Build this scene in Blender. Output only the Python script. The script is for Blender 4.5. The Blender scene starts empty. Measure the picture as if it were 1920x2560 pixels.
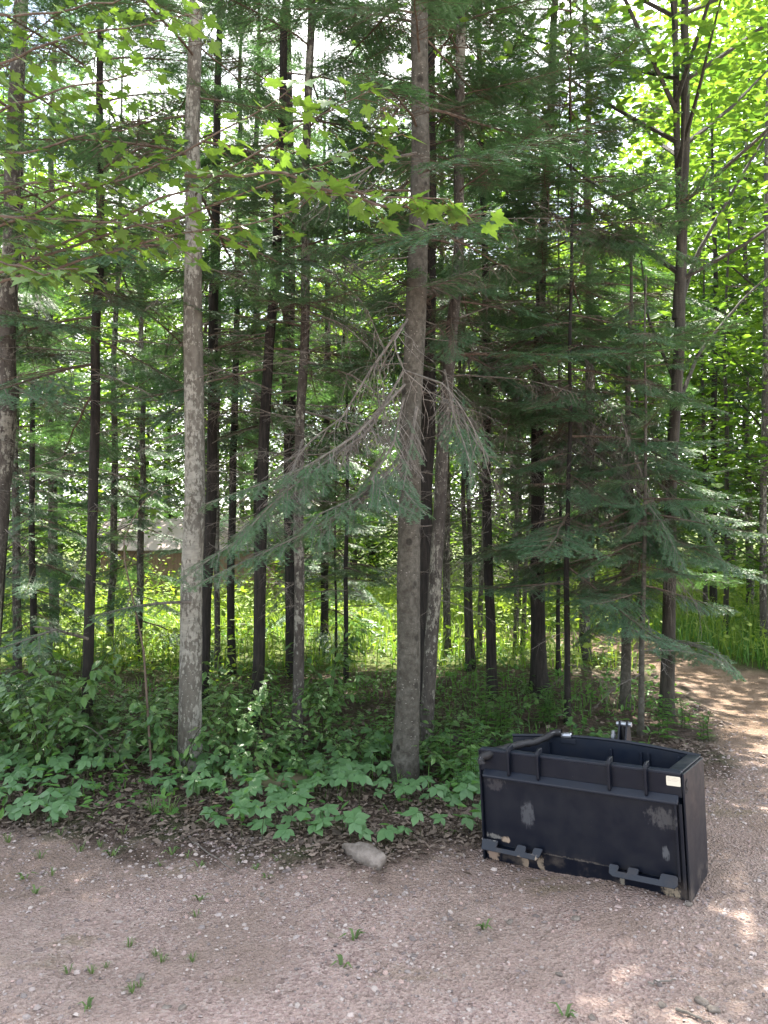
import bpy, math, random
import numpy as np
from mathutils import Vector, Matrix, Quaternion

random.seed(11)
rng = np.random.default_rng(11)
R = math.radians
scn = bpy.context.scene
col = scn.collection

# ------------------------------------------------------------------ camera, world, sun, exposure
CAM_H = 1.6
F = 1920.0
PITCH = math.atan(20 / F)
cd = bpy.data.cameras.new('camera')
cam = bpy.data.objects.new('camera', cd)
col.objects.link(cam)
cam.location = (0, 0, CAM_H)
cam.rotation_euler = (R(90) + PITCH, 0, 0)
cd.sensor_fit = 'HORIZONTAL'
cd.sensor_width = 36
cd.lens = 36
cd.clip_start = 0.05
cd.clip_end = 2000
scn.camera = cam

SUN_AZ, SUN_EL = R(15), R(62)
world = bpy.data.worlds.new('World')
scn.world = world
world.use_nodes = True
wn = world.node_tree.nodes
sky = wn.new('ShaderNodeTexSky')
sky.sky_type = 'NISHITA'
sky.sun_disc = False
sky.sun_elevation = SUN_EL
sky.sun_rotation = SUN_AZ
sky.air_density = 1.0
sky.dust_density = 2.0
sky.ozone_density = 1.0
# thin broken cloud: the same sky, whitened where the cloud lies
wl = world.node_tree.links
tc = wn.new('ShaderNodeTexCoord')
cl = wn.new('ShaderNodeTexNoise'); cl.inputs['Scale'].default_value = 3.0; cl.inputs['Detail'].default_value = 6
wl.new(tc.outputs['Generated'], cl.inputs['Vector'])
cr = wn.new('ShaderNodeMapRange'); cr.inputs['From Min'].default_value = 0.36; cr.inputs['From Max'].default_value = 0.56
wl.new(cl.outputs[0], cr.inputs['Value'])
bw = wn.new('ShaderNodeRGBToBW'); wl.new(sky.outputs[0], bw.inputs[0])
gn = wn.new('ShaderNodeMath'); gn.operation = 'MULTIPLY'; gn.inputs[1].default_value = 1.5; wl.new(bw.outputs[0], gn.inputs[0])
mxs = wn.new('ShaderNodeMix'); mxs.data_type = 'RGBA'
wl.new(cr.outputs[0], mxs.inputs[0]); wl.new(sky.outputs[0], mxs.inputs[6]); wl.new(gn.outputs[0], mxs.inputs[7])
wl.new(mxs.outputs[2], wn['Background'].inputs[0])
wn['Background'].inputs[1].default_value = 0.15
sl = bpy.data.lights.new('sun', 'SUN')
sl.energy = 5.0
sl.angle = R(0.53)
sl.color = (1.0, 0.93, 0.82)
so = bpy.data.objects.new('sun', sl)
col.objects.link(so)
tosun = Vector((math.sin(SUN_AZ) * math.cos(SUN_EL), math.cos(SUN_AZ) * math.cos(SUN_EL), math.sin(SUN_EL)))
so.rotation_euler = tosun.to_track_quat('Z', 'Y').to_euler()
so.location = (0, 0, 30)
scn.view_settings.view_transform = 'Standard'
scn.view_settings.look = 'None'
scn.view_settings.gamma = 1
scn.view_settings.exposure = 2.5
scn.view_settings.use_curve_mapping = False
scn.cycles.max_bounces = 5
scn.cycles.diffuse_bounces = 3
scn.cycles.glossy_bounces = 2
scn.cycles.transmission_bounces = 3
scn.cycles.caustics_reflective = False
scn.cycles.caustics_refractive = False
scn.cycles.use_denoising = True
scn.cycles.denoising_prefilter = 'ACCURATE'


# ------------------------------------------------------------------ pixel -> place
def ray(px, py):
    dx, dz = (px - 960) / F, -(py - 1280) / F
    c, s = math.cos(PITCH), math.sin(PITCH)
    return np.array([dx, c - s * dz, s + c * dz])


def at(px, py, d):
    """the point on this pixel's line of sight at ground distance d"""
    r = ray(px, py)
    return np.array([0, 0, CAM_H]) + r * (d / r[1])


def smooth(a, b, x):
    t = np.clip((np.asarray(x, float) - a) / (b - a), 0, 1)
    return t * t * (3 - 2 * t)


def gz(x, y):
    x = np.asarray(x, float)
    y = np.asarray(y, float)
    z = -0.05 * (1 - smooth(0.45, 1.3, x))
    z = z - 0.75 * smooth(10, 24, y) * (1 - smooth(2.5, 7, x))
    z = z + 0.05 * smooth(4.2, 5.2, y) * np.sin(x * 1.3 + 0.7) * np.sin(y * 1.1)
    z = z + 0.9 * smooth(60, 140, y)
    return z


def ground_hit(px, py):
    r = ray(px, py)
    z = 0.0
    for _ in range(30):
        t = (z - CAM_H) / r[2]
        p = np.array([0, 0, CAM_H]) + r * t
        z = 0.5 * z + 0.5 * float(gz(p[0], p[1]))
    return np.array([p[0], p[1], float(gz(p[0], p[1]))])


# ------------------------------------------------------------------ object helpers
def tag(o, label=None, cat=None, group=None, kind=None):
    if label: o['label'] = label
    if cat: o['category'] = cat
    if group: o['group'] = group
    if kind: o['kind'] = kind
    return o


def empty(name, loc, rz=0.0):
    o = bpy.data.objects.new(name, None)
    o.empty_display_size = 0.1
    col.objects.link(o)
    o.location = loc
    o.rotation_euler = (0, 0, rz)
    return o


def put(name, me, parent=None, loc=None, quat=None, scale=None):
    o = bpy.data.objects.new(name, me)
    col.objects.link(o)
    if parent is not None: o.parent = parent
    if loc is not None: o.location = loc
    if quat is not None:
        o.rotation_mode = 'QUATERNION'
        o.rotation_quaternion = quat
    if scale is not None:
        o.scale = (scale, scale, scale) if np.isscalar(scale) else scale
    return o


class MB:
    """collects vertices and faces (numpy) with material index and colour, then makes ONE mesh"""
    def __init__(s):
        s.V = []; s.Fs = []; s.mi = []; s.C = []; s.n = 0

    def add(s, V, Fc, mi=0, c=None):
        V = np.asarray(V, float).reshape(-1, 3)
        Fc = np.asarray(Fc, int)
        s.V.append(V)
        s.Fs.append(Fc + s.n)
        s.mi.append(np.full(len(Fc), mi))
        if c is None: c = (0.5, 0.5, 0.5)
        c = np.asarray(c, float)
        s.C.append(np.broadcast_to(c, (len(V), 3)) if c.ndim == 1 else c)
        s.n += len(V)

    def poly(s, pts, mi=0):
        s.add(pts, [list(range(len(pts)))], mi)

    def mesh(s, name, mats, smooth_=False):
        V = np.concatenate(s.V)
        me = bpy.data.meshes.new(name)
        me.vertices.add(len(V))
        me.vertices.foreach_set('co', V.ravel())
        tot = np.concatenate([np.full(len(f), f.shape[1]) for f in s.Fs])
        li = np.concatenate([f.ravel() for f in s.Fs])
        me.loops.add(len(li))
        me.loops.foreach_set('vertex_index', li)
        me.polygons.add(len(tot))
        st = np.concatenate([[0], np.cumsum(tot)[:-1]])
        me.polygons.foreach_set('loop_start', st)
        me.polygons.foreach_set('material_index', np.concatenate(s.mi))
        me.polygons.foreach_set('use_smooth', np.full(len(tot), bool(smooth_)))
        a = me.attributes.new('tint', 'FLOAT_COLOR', 'POINT')
        C = np.concatenate(s.C)
        a.data.foreach_set('color', np.concatenate([C, np.ones((len(C), 1))], 1).ravel())
        for m in (mats if isinstance(mats, (list, tuple)) else [mats]):
            me.materials.append(m)
        me.update()
        me.validate()
        return me


def frames(path):
    path = np.asarray(path, float)
    t = np.gradient(path, axis=0)
    t /= np.linalg.norm(t, axis=1)[:, None] + 1e-9
    ref = np.array([0.0, 0, 1]) if abs(t[0][2]) < 0.8 else np.array([0.0, 1, 0])
    a = np.cross(t, ref)
    a /= np.linalg.norm(a, axis=1)[:, None] + 1e-9
    b = np.cross(a, t)
    return t, a, b


def tube(path, rad, sides=6, cap=False):
    path = np.asarray(path, float)
    n = len(path)
    rad = np.broadcast_to(np.asarray(rad, float), (n,))
    _, a, b = frames(path)
    th = np.arange(sides) * 2 * np.pi / sides
    V = path[:, None] + rad[:, None, None] * (np.cos(th)[None, :, None] * a[:, None] + np.sin(th)[None, :, None] * b[:, None])
    V = V.reshape(-1, 3)
    i = np.arange(n - 1)[:, None] * sides
    j = np.arange(sides)[None]
    k = (j + 1) % sides
    Fc = np.stack([i + j, i + k, i + k + sides, i + j + sides], -1).reshape(-1, 4)
    return V, Fc


def box(x0, x1, y0, y1, z0, z1):
    V = [(x, y, z) for z in (z0, z1) for y in (y0, y1) for x in (x0, x1)]
    Fc = [(0, 2, 3, 1), (4, 5, 7, 6), (0, 1, 5, 4), (2, 6, 7, 3), (0, 4, 6, 2), (1, 3, 7, 5)]
    return V, Fc


def add_prism(mb, poly, axis, a0, a1, mi=0):
    """polygon in the two other axes, extruded along axis"""
    def p3(p, a):
        q = list(p); q.insert(axis, a); return q
    n = len(poly)
    V = [p3(p, a0) for p in poly] + [p3(p, a1) for p in poly]
    base = mb.n
    mb.add(V, [(i, (i + 1) % n, (i + 1) % n + n, i + n) for i in range(n)], mi)
    mb.Fs.append(np.array([list(range(n - 1, -1, -1))]) + base); mb.mi.append(np.array([mi]))
    mb.Fs.append(np.array([list(range(n, 2 * n))]) + base); mb.mi.append(np.array([mi]))


def bevel(o, w=0.003, seg=2):
    m = o.modifiers.new('bevel', 'BEVEL')
    m.width = w
    m.segments = seg
    m.limit_method = 'ANGLE'
    m.angle_limit = R(35)
    return o


# ------------------------------------------------------------------ materials
class N:
    def __init__(s, name):
        s.m = bpy.data.materials.new(name)
        s.m.use_nodes = True
        s.t = s.m.node_tree
        s.b = s.t.nodes['Principled BSDF']
        s.out = s.t.nodes['Material Output']

    def new(s, typ, **kw):
        n = s.t.nodes.new('ShaderNode' + typ)
        for k, v in kw.items():
            if k in n.inputs: s.set(n.inputs[k], v)
            else: setattr(n, k, v)
        return n

    def set(s, i, v):
        if isinstance(v, bpy.types.NodeSocket): s.t.links.new(v, i)
        else: i.default_value = v

    def coord(s, which='Object'):
        return s.new('TexCoord').outputs[which]

    def mapping(s, vec, sc):
        n = s.new('Mapping'); s.set(n.inputs[0], vec); n.inputs['Scale'].default_value = sc
        return n.outputs[0]

    def noise(s, vec, scale, det=4, rough=0.6):
        n = s.new('TexNoise'); s.set(n.inputs['Vector'], vec)
        n.inputs['Scale'].default_value = scale; n.inputs['Detail'].default_value = det
        n.inputs['Roughness'].default_value = rough
        return n.outputs[0]

    def vor(s, vec, scale, feature='F1', out='Distance'):
        n = s.new('TexVoronoi', feature=feature); s.set(n.inputs['Vector'], vec)
        n.inputs['Scale'].default_value = scale
        return n.outputs[out]

    def ramp(s, fac, *stops):
        n = s.new('ValToRGB'); s.set(n.inputs[0], fac)
        e = n.color_ramp.elements
        while len(e) < len(stops): e.new(0.5)
        for x, (p, c) in zip(e, stops):
            x.position = p
            x.color = (c, c, c, 1) if np.isscalar(c) else (*c, 1)
        return n.outputs[0]

    def mix(s, fac, a, b, mode='MIX'):
        n = s.new('Mix', data_type='RGBA', blend_type=mode)
        s.set(n.inputs[0], fac)
        for i, v in ((6, a), (7, b)):
            s.set(n.inputs[i], v if isinstance(v, bpy.types.NodeSocket) else (*v, 1))
        return n.outputs[2]

    def math(s, op, a, b=0.0):
        n = s.new('Math', operation=op); s.set(n.inputs[0], a); s.set(n.inputs[1], b)
        return n.outputs[0]

    def bump(s, h, strength=0.5, dist=0.01):
        n = s.new('Bump'); s.set(n.inputs['Height'], h)
        n.inputs['Strength'].default_value = strength; n.inputs['Distance'].default_value = dist
        s.set(s.b.inputs['Normal'], n.outputs[0])

    def done(s, base, rough=0.7, spec=0.3):
        s.set(s.b.inputs['Base Color'], base if isinstance(base, bpy.types.NodeSocket) else (*base, 1))
        s.set(s.b.inputs['Roughness'], rough)
        s.b.inputs['Specular IOR Level'].default_value = spec
        return s.m


def attr(n, name, out='Color'):
    a = n.new('Attribute', attribute_name=name)
    return a.outputs[out]


def leaf_mat(name, dark, light, trans=0.45, tcol=None, rough=0.45, spec=0.35, island=True):
    n = N(name)
    g = n.new('NewGeometry')
    oi = n.new('ObjectInfo')
    f = n.math('ADD', n.math('MULTIPLY', g.outputs['Random Per Island'], 0.75), n.math('MULTIPLY', oi.outputs['Random'], 0.25))
    c = n.ramp(f, (0.0, dark), (1.0, light))
    n.done(c, rough, spec)
    if trans > 0:
        tr = n.new('BsdfTranslucent')
        k = tcol or (1.5, 1.35, 0.45)
        tc = n.mix(1.0, c, k, 'MULTIPLY')
        n.set(tr.inputs[0], tc)
        mx = n.new('MixShader'); mx.inputs[0].default_value = trans
        n.t.links.new(n.b.outputs[0], mx.inputs[1]); n.t.links.new(tr.outputs[0], mx.inputs[2])
        n.t.links.new(mx.outputs[0], n.out.inputs[0])
    return n.m


MAT = {}
MAT['fir'] = leaf_mat('fir_needles', (0.050, 0.112, 0.062), (0.112, 0.20, 0.112), 0.30, (1.3, 1.5, 0.6), 0.42, 0.45)
MAT['fir_rust'] = leaf_mat('rust_needles', (0.16, 0.05, 0.02), (0.25, 0.09, 0.04), 0.2, (1, 1, 1), 0.6, 0.2)
MAT['maple'] = leaf_mat('maple_leaf', (0.075, 0.15, 0.045), (0.14, 0.235, 0.055), 0.42, (1.5, 1.45, 0.5), 0.42, 0.4)
MAT['broad'] = leaf_mat('broad_leaf', (0.055, 0.125, 0.032), (0.13, 0.215, 0.05), 0.52, (1.55, 1.5, 0.5), 0.42, 0.4)
MAT['shrub'] = leaf_mat('shrub_leaf', (0.05, 0.13, 0.05), (0.155, 0.27, 0.085), 0.38, (1.4, 1.4, 0.5), 0.34, 0.55)
MAT['vine'] = leaf_mat('vine_leaf', (0.075, 0.175, 0.08), (0.14, 0.265, 0.105), 0.35, (1.4, 1.4, 0.5), 0.38, 0.45)
MAT['grass'] = leaf_mat('grass_blade', (0.11, 0.205, 0.035), (0.26, 0.335, 0.08), 0.45, (1.3, 1.35, 0.5), 0.5, 0.3)
MAT['tuft'] = leaf_mat('tuft_blade', (0.06, 0.12, 0.035), (0.13, 0.19, 0.07), 0.3, (1.3, 1.3, 0.6), 0.5, 0.3)
MAT['herb'] = leaf_mat('herb_leaf', (0.05, 0.14, 0.035), (0.12, 0.25, 0.055), 0.4, (1.4, 1.4, 0.5), 0.42, 0.4)
MAT['litter'] = leaf_mat('dead_leaf', (0.045, 0.034, 0.027), (0.27, 0.215, 0.175), 0.1, (1, 1, 1), 0.7, 0.25)


def bark(name, dark, light, patch=None, patch_amt=0.5, vstretch=0.35, sc=30, fleck=None, knots=0.0, bump=0.8):
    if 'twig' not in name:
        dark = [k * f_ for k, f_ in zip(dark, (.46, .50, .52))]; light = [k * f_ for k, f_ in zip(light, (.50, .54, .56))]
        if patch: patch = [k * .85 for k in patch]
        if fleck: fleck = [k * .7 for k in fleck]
    n = N(name)
    co = n.coord()
    v1 = n.mapping(co, (1, 1, vstretch))
    a = n.noise(v1, sc, 6, 0.65)
    b = n.noise(co, 5, 3)
    c = n.mix(n.ramp(a, (0.35, 0.0), (0.68, 1.0)), dark, light)
    c = n.mix(n.math('MULTIPLY', n.ramp(b, (0.4, 0.0), (0.65, 1.0)), 0.5), c, dark)
    if patch:
        pn = n.noise(n.mapping(co, (1, 1, 0.55)), 4.5, 3, 0.55)
        fine = n.noise(n.mapping(co, (1, 1, 0.45)), 45, 4, 0.7)
        m = n.math('ADD', n.math('MULTIPLY', pn, 0.48), n.math('MULTIPLY', fine, 0.56))
        m = n.ramp(m, (0.56 - 0.12 * patch_amt, 0.0), (0.60 - 0.12 * patch_amt, 1.0))
        c = n.mix(m, c, n.mix(n.ramp(n.noise(n.mapping(co, (1, 1, 3.5)), 14, 3), (0.42, 0.0), (0.62, 1.0)), patch, [k * 0.72 for k in patch]))
    if fleck:
        fl = n.ramp(n.vor(n.mapping(co, (1, 1, 1.8)), 34), (0.13, 1.0), (0.2, 0.0))
        c = n.mix(n.math('MULTIPLY', fl, n.ramp(n.noise(co, 9, 2), (0.45, 0.0), (0.6, 1.0))), c, fleck)
    if knots:
        kn = n.ramp(n.vor(n.mapping(co, (1, 1, 0.85)), 7.5), (0.12, 1.0), (0.19, 0.0))
        c = n.mix(n.math('MULTIPLY', kn, knots), c, [k * 0.35 for k in dark])
    hr = n.noise(n.mapping(co, (1, 1, 4.0)), 26, 4)
    n.bump(n.math('ADD', a, n.math('MULTIPLY', hr, 0.5)), bump, 0.012)
    return n.done(c, 0.85, 0.2)


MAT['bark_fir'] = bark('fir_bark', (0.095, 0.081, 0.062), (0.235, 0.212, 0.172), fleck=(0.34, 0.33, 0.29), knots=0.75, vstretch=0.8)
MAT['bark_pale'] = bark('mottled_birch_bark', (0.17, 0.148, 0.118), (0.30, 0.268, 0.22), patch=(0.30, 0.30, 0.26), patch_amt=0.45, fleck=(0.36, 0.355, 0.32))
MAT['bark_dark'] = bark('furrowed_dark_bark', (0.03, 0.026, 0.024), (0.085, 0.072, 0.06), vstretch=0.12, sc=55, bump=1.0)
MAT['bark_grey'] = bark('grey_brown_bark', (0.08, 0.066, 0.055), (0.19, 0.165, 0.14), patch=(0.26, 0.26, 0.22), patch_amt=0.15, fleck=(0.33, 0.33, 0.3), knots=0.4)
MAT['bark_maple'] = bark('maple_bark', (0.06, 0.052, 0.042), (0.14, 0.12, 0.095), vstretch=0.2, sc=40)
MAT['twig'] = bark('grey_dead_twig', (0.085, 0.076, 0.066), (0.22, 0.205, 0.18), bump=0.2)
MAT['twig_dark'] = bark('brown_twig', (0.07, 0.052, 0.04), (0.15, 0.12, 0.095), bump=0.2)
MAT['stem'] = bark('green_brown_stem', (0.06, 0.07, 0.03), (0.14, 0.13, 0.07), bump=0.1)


def ground_mat():
    n = N('ground_earth_gravel')
    co = n.coord()
    z = n.new('SeparateColor'); n.set(z.inputs[0], attr(n, 'zone'))
    big = n.noise(co, 0.9, 4)
    mid = n.noise(co, 6, 5, 0.65)
    fin = n.noise(co, 70, 4, 0.7)
    cell = n.vor(co, 85, out='Color')
    cellg = n.new('SeparateColor'); n.set(cellg.inputs[0], cell)
    # gravel: pink-grey fines with stones of mixed tone
    gcol = n.ramp(cellg.outputs[0], (0.0, (0.17, 0.12, 0.11)), (0.35, (0.34, 0.245, 0.225)), (0.7, (0.46, 0.345, 0.31)), (1.0, (0.50, 0.42, 0.385)))
    fines = n.mix(n.ramp(mid, (0.3, 0.0), (0.7, 1.0)), (0.38, 0.275, 0.245), (0.55, 0.415, 0.365))
    g = n.mix(n.ramp(n.math('ADD', n.math('MULTIPLY', mid, 0.5), n.math('MULTIPLY', fin, 0.5)), (0.42, 0.1), (0.60, 0.7)), gcol, fines)
    g = n.mix(n.math('MULTIPLY', n.ramp(big, (0.42, 0.0), (0.62, 1.0)), 0.45), g, (0.25, 0.205, 0.165))
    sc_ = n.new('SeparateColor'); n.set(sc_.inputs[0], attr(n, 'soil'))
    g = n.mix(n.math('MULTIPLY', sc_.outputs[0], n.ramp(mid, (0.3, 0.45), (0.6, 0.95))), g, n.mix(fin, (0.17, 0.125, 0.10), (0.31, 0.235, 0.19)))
    # trail: tan-brown packed earth with needles
    t = n.mix(n.ramp(mid, (0.35, 0.0), (0.65, 1.0)), (0.17, 0.115, 0.08), (0.31, 0.225, 0.165))
    t = n.mix(n.math('MULTIPLY', n.ramp(fin, (0.45, 0.0), (0.6, 1.0)), 0.5), t, (0.10, 0.07, 0.05))
    # forest floor
    f = n.mix(n.ramp(n.noise(co, 22, 5, 0.7), (0.36, 0.0), (0.66, 1.0)), (0.045, 0.033, 0.026), (0.15, 0.11, 0.088))
    f = n.mix(n.math('MULTIPLY', n.ramp(n.noise(co, 3.2, 4), (0.5, 0.0), (0.62, 1.0)), 0.5), f, (0.045, 0.07, 0.022))
    # meadow soil and short turf
    m = n.mix(mid, (0.07, 0.10, 0.025), (0.14, 0.17, 0.05))
    c = n.mix(z.outputs[0], f, g)
    c = n.mix(z.outputs[1], c, t)
    c = n.mix(z.outputs[2], c, m)
    # moss tint stain on the gravel
    ms = n.math('MULTIPLY', n.ramp(n.noise(n.mapping(co, (0.6, 1.6, 1)), 2.1, 4), (0.60, 0.0), (0.68, 1.0)), 0.35)
    c = n.mix(n.math('MULTIPLY', ms, z.outputs[0]), c, (0.13, 0.12, 0.04))
    h = n.math('ADD', n.math('MULTIPLY', n.vor(co, 85), 0.9), n.math('ADD', fin, n.math('MULTIPLY', mid, 1.2)))
    n.bump(h, 1.0, 0.02)
    return n.done(c, 0.92, 0.15)


def pebble_mat():
    n = N('mixed_gravel_stone')
    co = n.coord()
    c = n.mix(n.math('MULTIPLY', n.noise(co, 120, 3), 0.5), attr(n, 'tint'), (0.16, 0.14, 0.13))
    return n.done(c, 0.95, 0.08)


MAT['ground'] = ground_mat()
MAT['pebble'] = pebble_mat()


def rock_mat():
    n = N('grey_boulder')
    co = n.coord()
    a = n.noise(co, 14, 6, 0.7)
    c = n.mix(n.ramp(a, (0.35, 0.0), (0.65, 1.0)), (0.10, 0.085, 0.072), (0.24, 0.21, 0.185))
    n.bump(a, 0.7, 0.02)
    return n.done(c, 0.9, 0.2)


MAT['rock'] = rock_mat()


def moss_plank_mat():
    n = N('mossy_flat_stone')
    co = n.coord()
    c = n.mix(n.ramp(n.noise(co, 9, 5), (0.35, 0.0), (0.65, 1.0)), (0.12, 0.13, 0.06), (0.25, 0.21, 0.14))
    n.bump(n.noise(co, 40, 4), 0.4, 0.006)
    return n.done(c, 0.9, 0.15)


MAT['mossy'] = moss_plank_mat()


# ------------------------------------------------------------------ ground sheet
poly = np.array([(-60, 4.6), (-6, 4.25), (-2.02, 4.04), (-1.35, 3.94), (-.71, 3.79), (-.2, 3.57), (.08, 3.72), (.5, 3.9), (.9, 4.2), (1.5, 4.45), (2.0, 4.75),
                 (2.45, 5.5), (2.7, 6.2), (2.9, 7.5), (2.7, 9.0), (1.9, 10.1), (1.0, 10.6), (1.1, 11.3), (2, 11.3), (3, 10.6), (3.58, 9.4), (3.95, 7.9),
                 (4.8, 7.1), (9, 6.6), (60, 6), (60, -60), (-60, -60)], float)


def sdist(x, y):
    """signed distance to the gravel outline, positive inside"""
    x = np.asarray(x, float); y = np.asarray(y, float)
    d = np.full(x.shape, 1e9)
    ins = np.zeros(x.shape, bool)
    for (x0, y0), (x1, y1) in zip(poly, np.roll(poly, -1, 0)):
        ex, ey = x1 - x0, y1 - y0
        t = np.clip(((x - x0) * ex + (y - y0) * ey) / (ex * ex + ey * ey), 0, 1)
        d = np.minimum(d, np.hypot(x - x0 - t * ex, y - y0 - t * ey))
        cr = ((y0 > y) != (y1 > y))
        with np.errstate(divide='ignore', invalid='ignore'):
            xi = x0 + (y - y0) * ex / (ey if ey != 0 else 1e-9)
        ins ^= cr & (x < xi)
    return np.where(ins, d, -d)


def vnoise(x, y, s, seed=0):
    """cheap value noise"""
    x = np.asarray(x, float) * s; y = np.asarray(y, float) * s
    xi = np.floor(x).astype(int); yi = np.floor(y).astype(int)
    fx = x - xi; fy = y - yi
    fx = fx * fx * (3 - 2 * fx); fy = fy * fy * (3 - 2 * fy)
    def h(a, b):
        k = (a * 374761393 + b * 668265263 + seed * 974634777) & 0xffffffff
        k = ((k ^ (k >> 13)) * 1274126177) & 0xffffffff
        return ((k ^ (k >> 16)) & 0xffff) / 65535.0
    return (h(xi, yi) * (1 - fx) + h(xi + 1, yi) * fx) * (1 - fy) + (h(xi, yi + 1) * (1 - fx) + h(xi + 1, yi + 1) * fx) * fy


def relief(x, y):
    s = sdist(x, y)
    g = smooth(-0.1, 0.2, s)
    near = 1 - smooth(7, 10, y)
    r = 0.022 * (vnoise(x, y, 2.1, 1) - .5) + 0.012 * (vnoise(x, y, 7, 2) - .5) * (1 + (1 - g))
    return r * near + (1 - g) * near * 0.03 * (vnoise(x, y, 3.3, 3))


def height(x, y):
    return gz(x, y) + relief(x, y)


gx = np.concatenate([-4.4 - np.geomspace(0.08, 420, 30)[::-1], np.arange(-4.4, 4.8, 0.036), 4.8 + np.geomspace(0.08, 420, 30)])
gy = np.concatenate([0.6 - np.geomspace(0.1, 80, 14)[::-1], np.arange(0.6, 6.6, 0.034), np.arange(6.6, 30, 0.2), 30 + np.geomspace(0.4, 700, 20)])
X, Y = np.meshgrid(gx, gy)
Z = height(X, Y)
fine = (np.abs(X) < 5) & (Y < 6.6) & (Y > 0.5)
Z = Z + np.where(fine, 0.006 * (vnoise(X, Y, 26, 4) - .5) + 0.004 * rng.normal(size=X.shape) * 0.5, 0)
nx, ny = len(gx), len(gy)
i, j = np.meshgrid(np.arange(nx - 1), np.arange(ny - 1))
q = (j * nx + i).ravel()
mb = MB()
mb.add(np.stack([X, Y, Z], -1).reshape(-1, 3), np.stack([q, q + 1, q + nx + 1, q + nx], -1))
gme = mb.mesh('ground', MAT['ground'], True)
S = sdist(X, Y)
wob = (vnoise(X, Y, 4, 5) - .5) * 0.35 + (vnoise(X, Y, 15, 6) - .5) * 0.18
grav = smooth(-0.06, 0.14, S + wob)
trail = grav * smooth(4.6, 6.0, Y) * smooth(1.3, 2.1, X + 0.0) + grav * smooth(9, 10, Y)
mead = (1 - grav) * smooth(7.8, 9.0, Y + wob)
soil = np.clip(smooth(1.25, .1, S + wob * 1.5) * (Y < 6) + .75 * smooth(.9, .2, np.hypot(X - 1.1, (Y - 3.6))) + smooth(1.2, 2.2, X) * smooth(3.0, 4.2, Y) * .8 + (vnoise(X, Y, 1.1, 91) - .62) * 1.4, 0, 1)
sa = gme.attributes.new('soil', 'FLOAT_COLOR', 'POINT')
sa.data.foreach_set('color', np.stack([soil] * 3 + [np.ones_like(soil)], -1).astype(float).ravel())
za = gme.attributes.new('zone', 'FLOAT_COLOR', 'POINT')
za.data.foreach_set('color', np.stack([grav, np.clip(trail, 0, 1), mead, np.ones_like(grav)], -1).astype(float).ravel())
tag(put('ground', gme), kind='structure')

# ------------------------------------------------------------------ gravel, leaf litter, herbs, meadow grass (nobody could count these)
def scatter(n, x0, x1, y0, y1, dens=None):
    x = rng.uniform(x0, x1, n); y = rng.uniform(y0, y1, n)
    if dens is not None:
        k = rng.random(n) < dens(x, y)
        x, y = x[k], y[k]
    return x, y


def rot_mats(n, tilt):
    """random yaw with a random tilt about a horizontal axis"""
    yaw = rng.uniform(0, 2 * np.pi, n); t = rng.normal(0, tilt, n); a = rng.uniform(0, 2 * np.pi, n)
    cy, sy = np.cos(yaw), np.sin(yaw)
    Rz = np.zeros((n, 3, 3)); Rz[:, 0, 0] = cy; Rz[:, 0, 1] = -sy; Rz[:, 1, 0] = sy; Rz[:, 1, 1] = cy; Rz[:, 2, 2] = 1
    ax = np.stack([np.cos(a), np.sin(a), np.zeros(n)], -1)
    K = np.zeros((n, 3, 3))
    K[:, 0, 1] = -ax[:, 2]; K[:, 0, 2] = ax[:, 1]; K[:, 1, 0] = ax[:, 2]; K[:, 1, 2] = -ax[:, 0]; K[:, 2, 0] = -ax[:, 1]; K[:, 2, 1] = ax[:, 0]
    I = np.eye(3)[None]
    Rt = I + np.sin(t)[:, None, None] * K + (1 - np.cos(t))[:, None, None] * (K @ K)
    return Rt @ Rz


def stamp(mb, V, Fc, P, Rm, S, mi=0, c=None):
    """many copies of a small shape in one mesh"""
    V = np.asarray(V, float); Fc = np.asarray(Fc, int)
    n = len(P)
    if n == 0: return
    S = np.asarray(S, float)
    if S.ndim == 1: S = np.repeat(S[:, None], 3, 1)
    W = np.einsum('nij,nvj->nvi', Rm, V[None] * S[:, None, :]) + P[:, None]
    FF = Fc[None] + (np.arange(n) * len(V))[:, None, None]
    cc = None if c is None else np.repeat(c, len(V), 0)
    mb.add(W.reshape(-1, 3), FF.reshape(-1, Fc.shape[1]), mi, cc)


PEB_C = 1.22 * np.array([(.20, .155, .145), (.26, .20, .185), (.32, .27, .25), (.16, .13, .125), (.29, .25, .23), (.30, .215, .19), (.24, .21, .20), (.33, .285, .26), (.13, .11, .105)])


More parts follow.
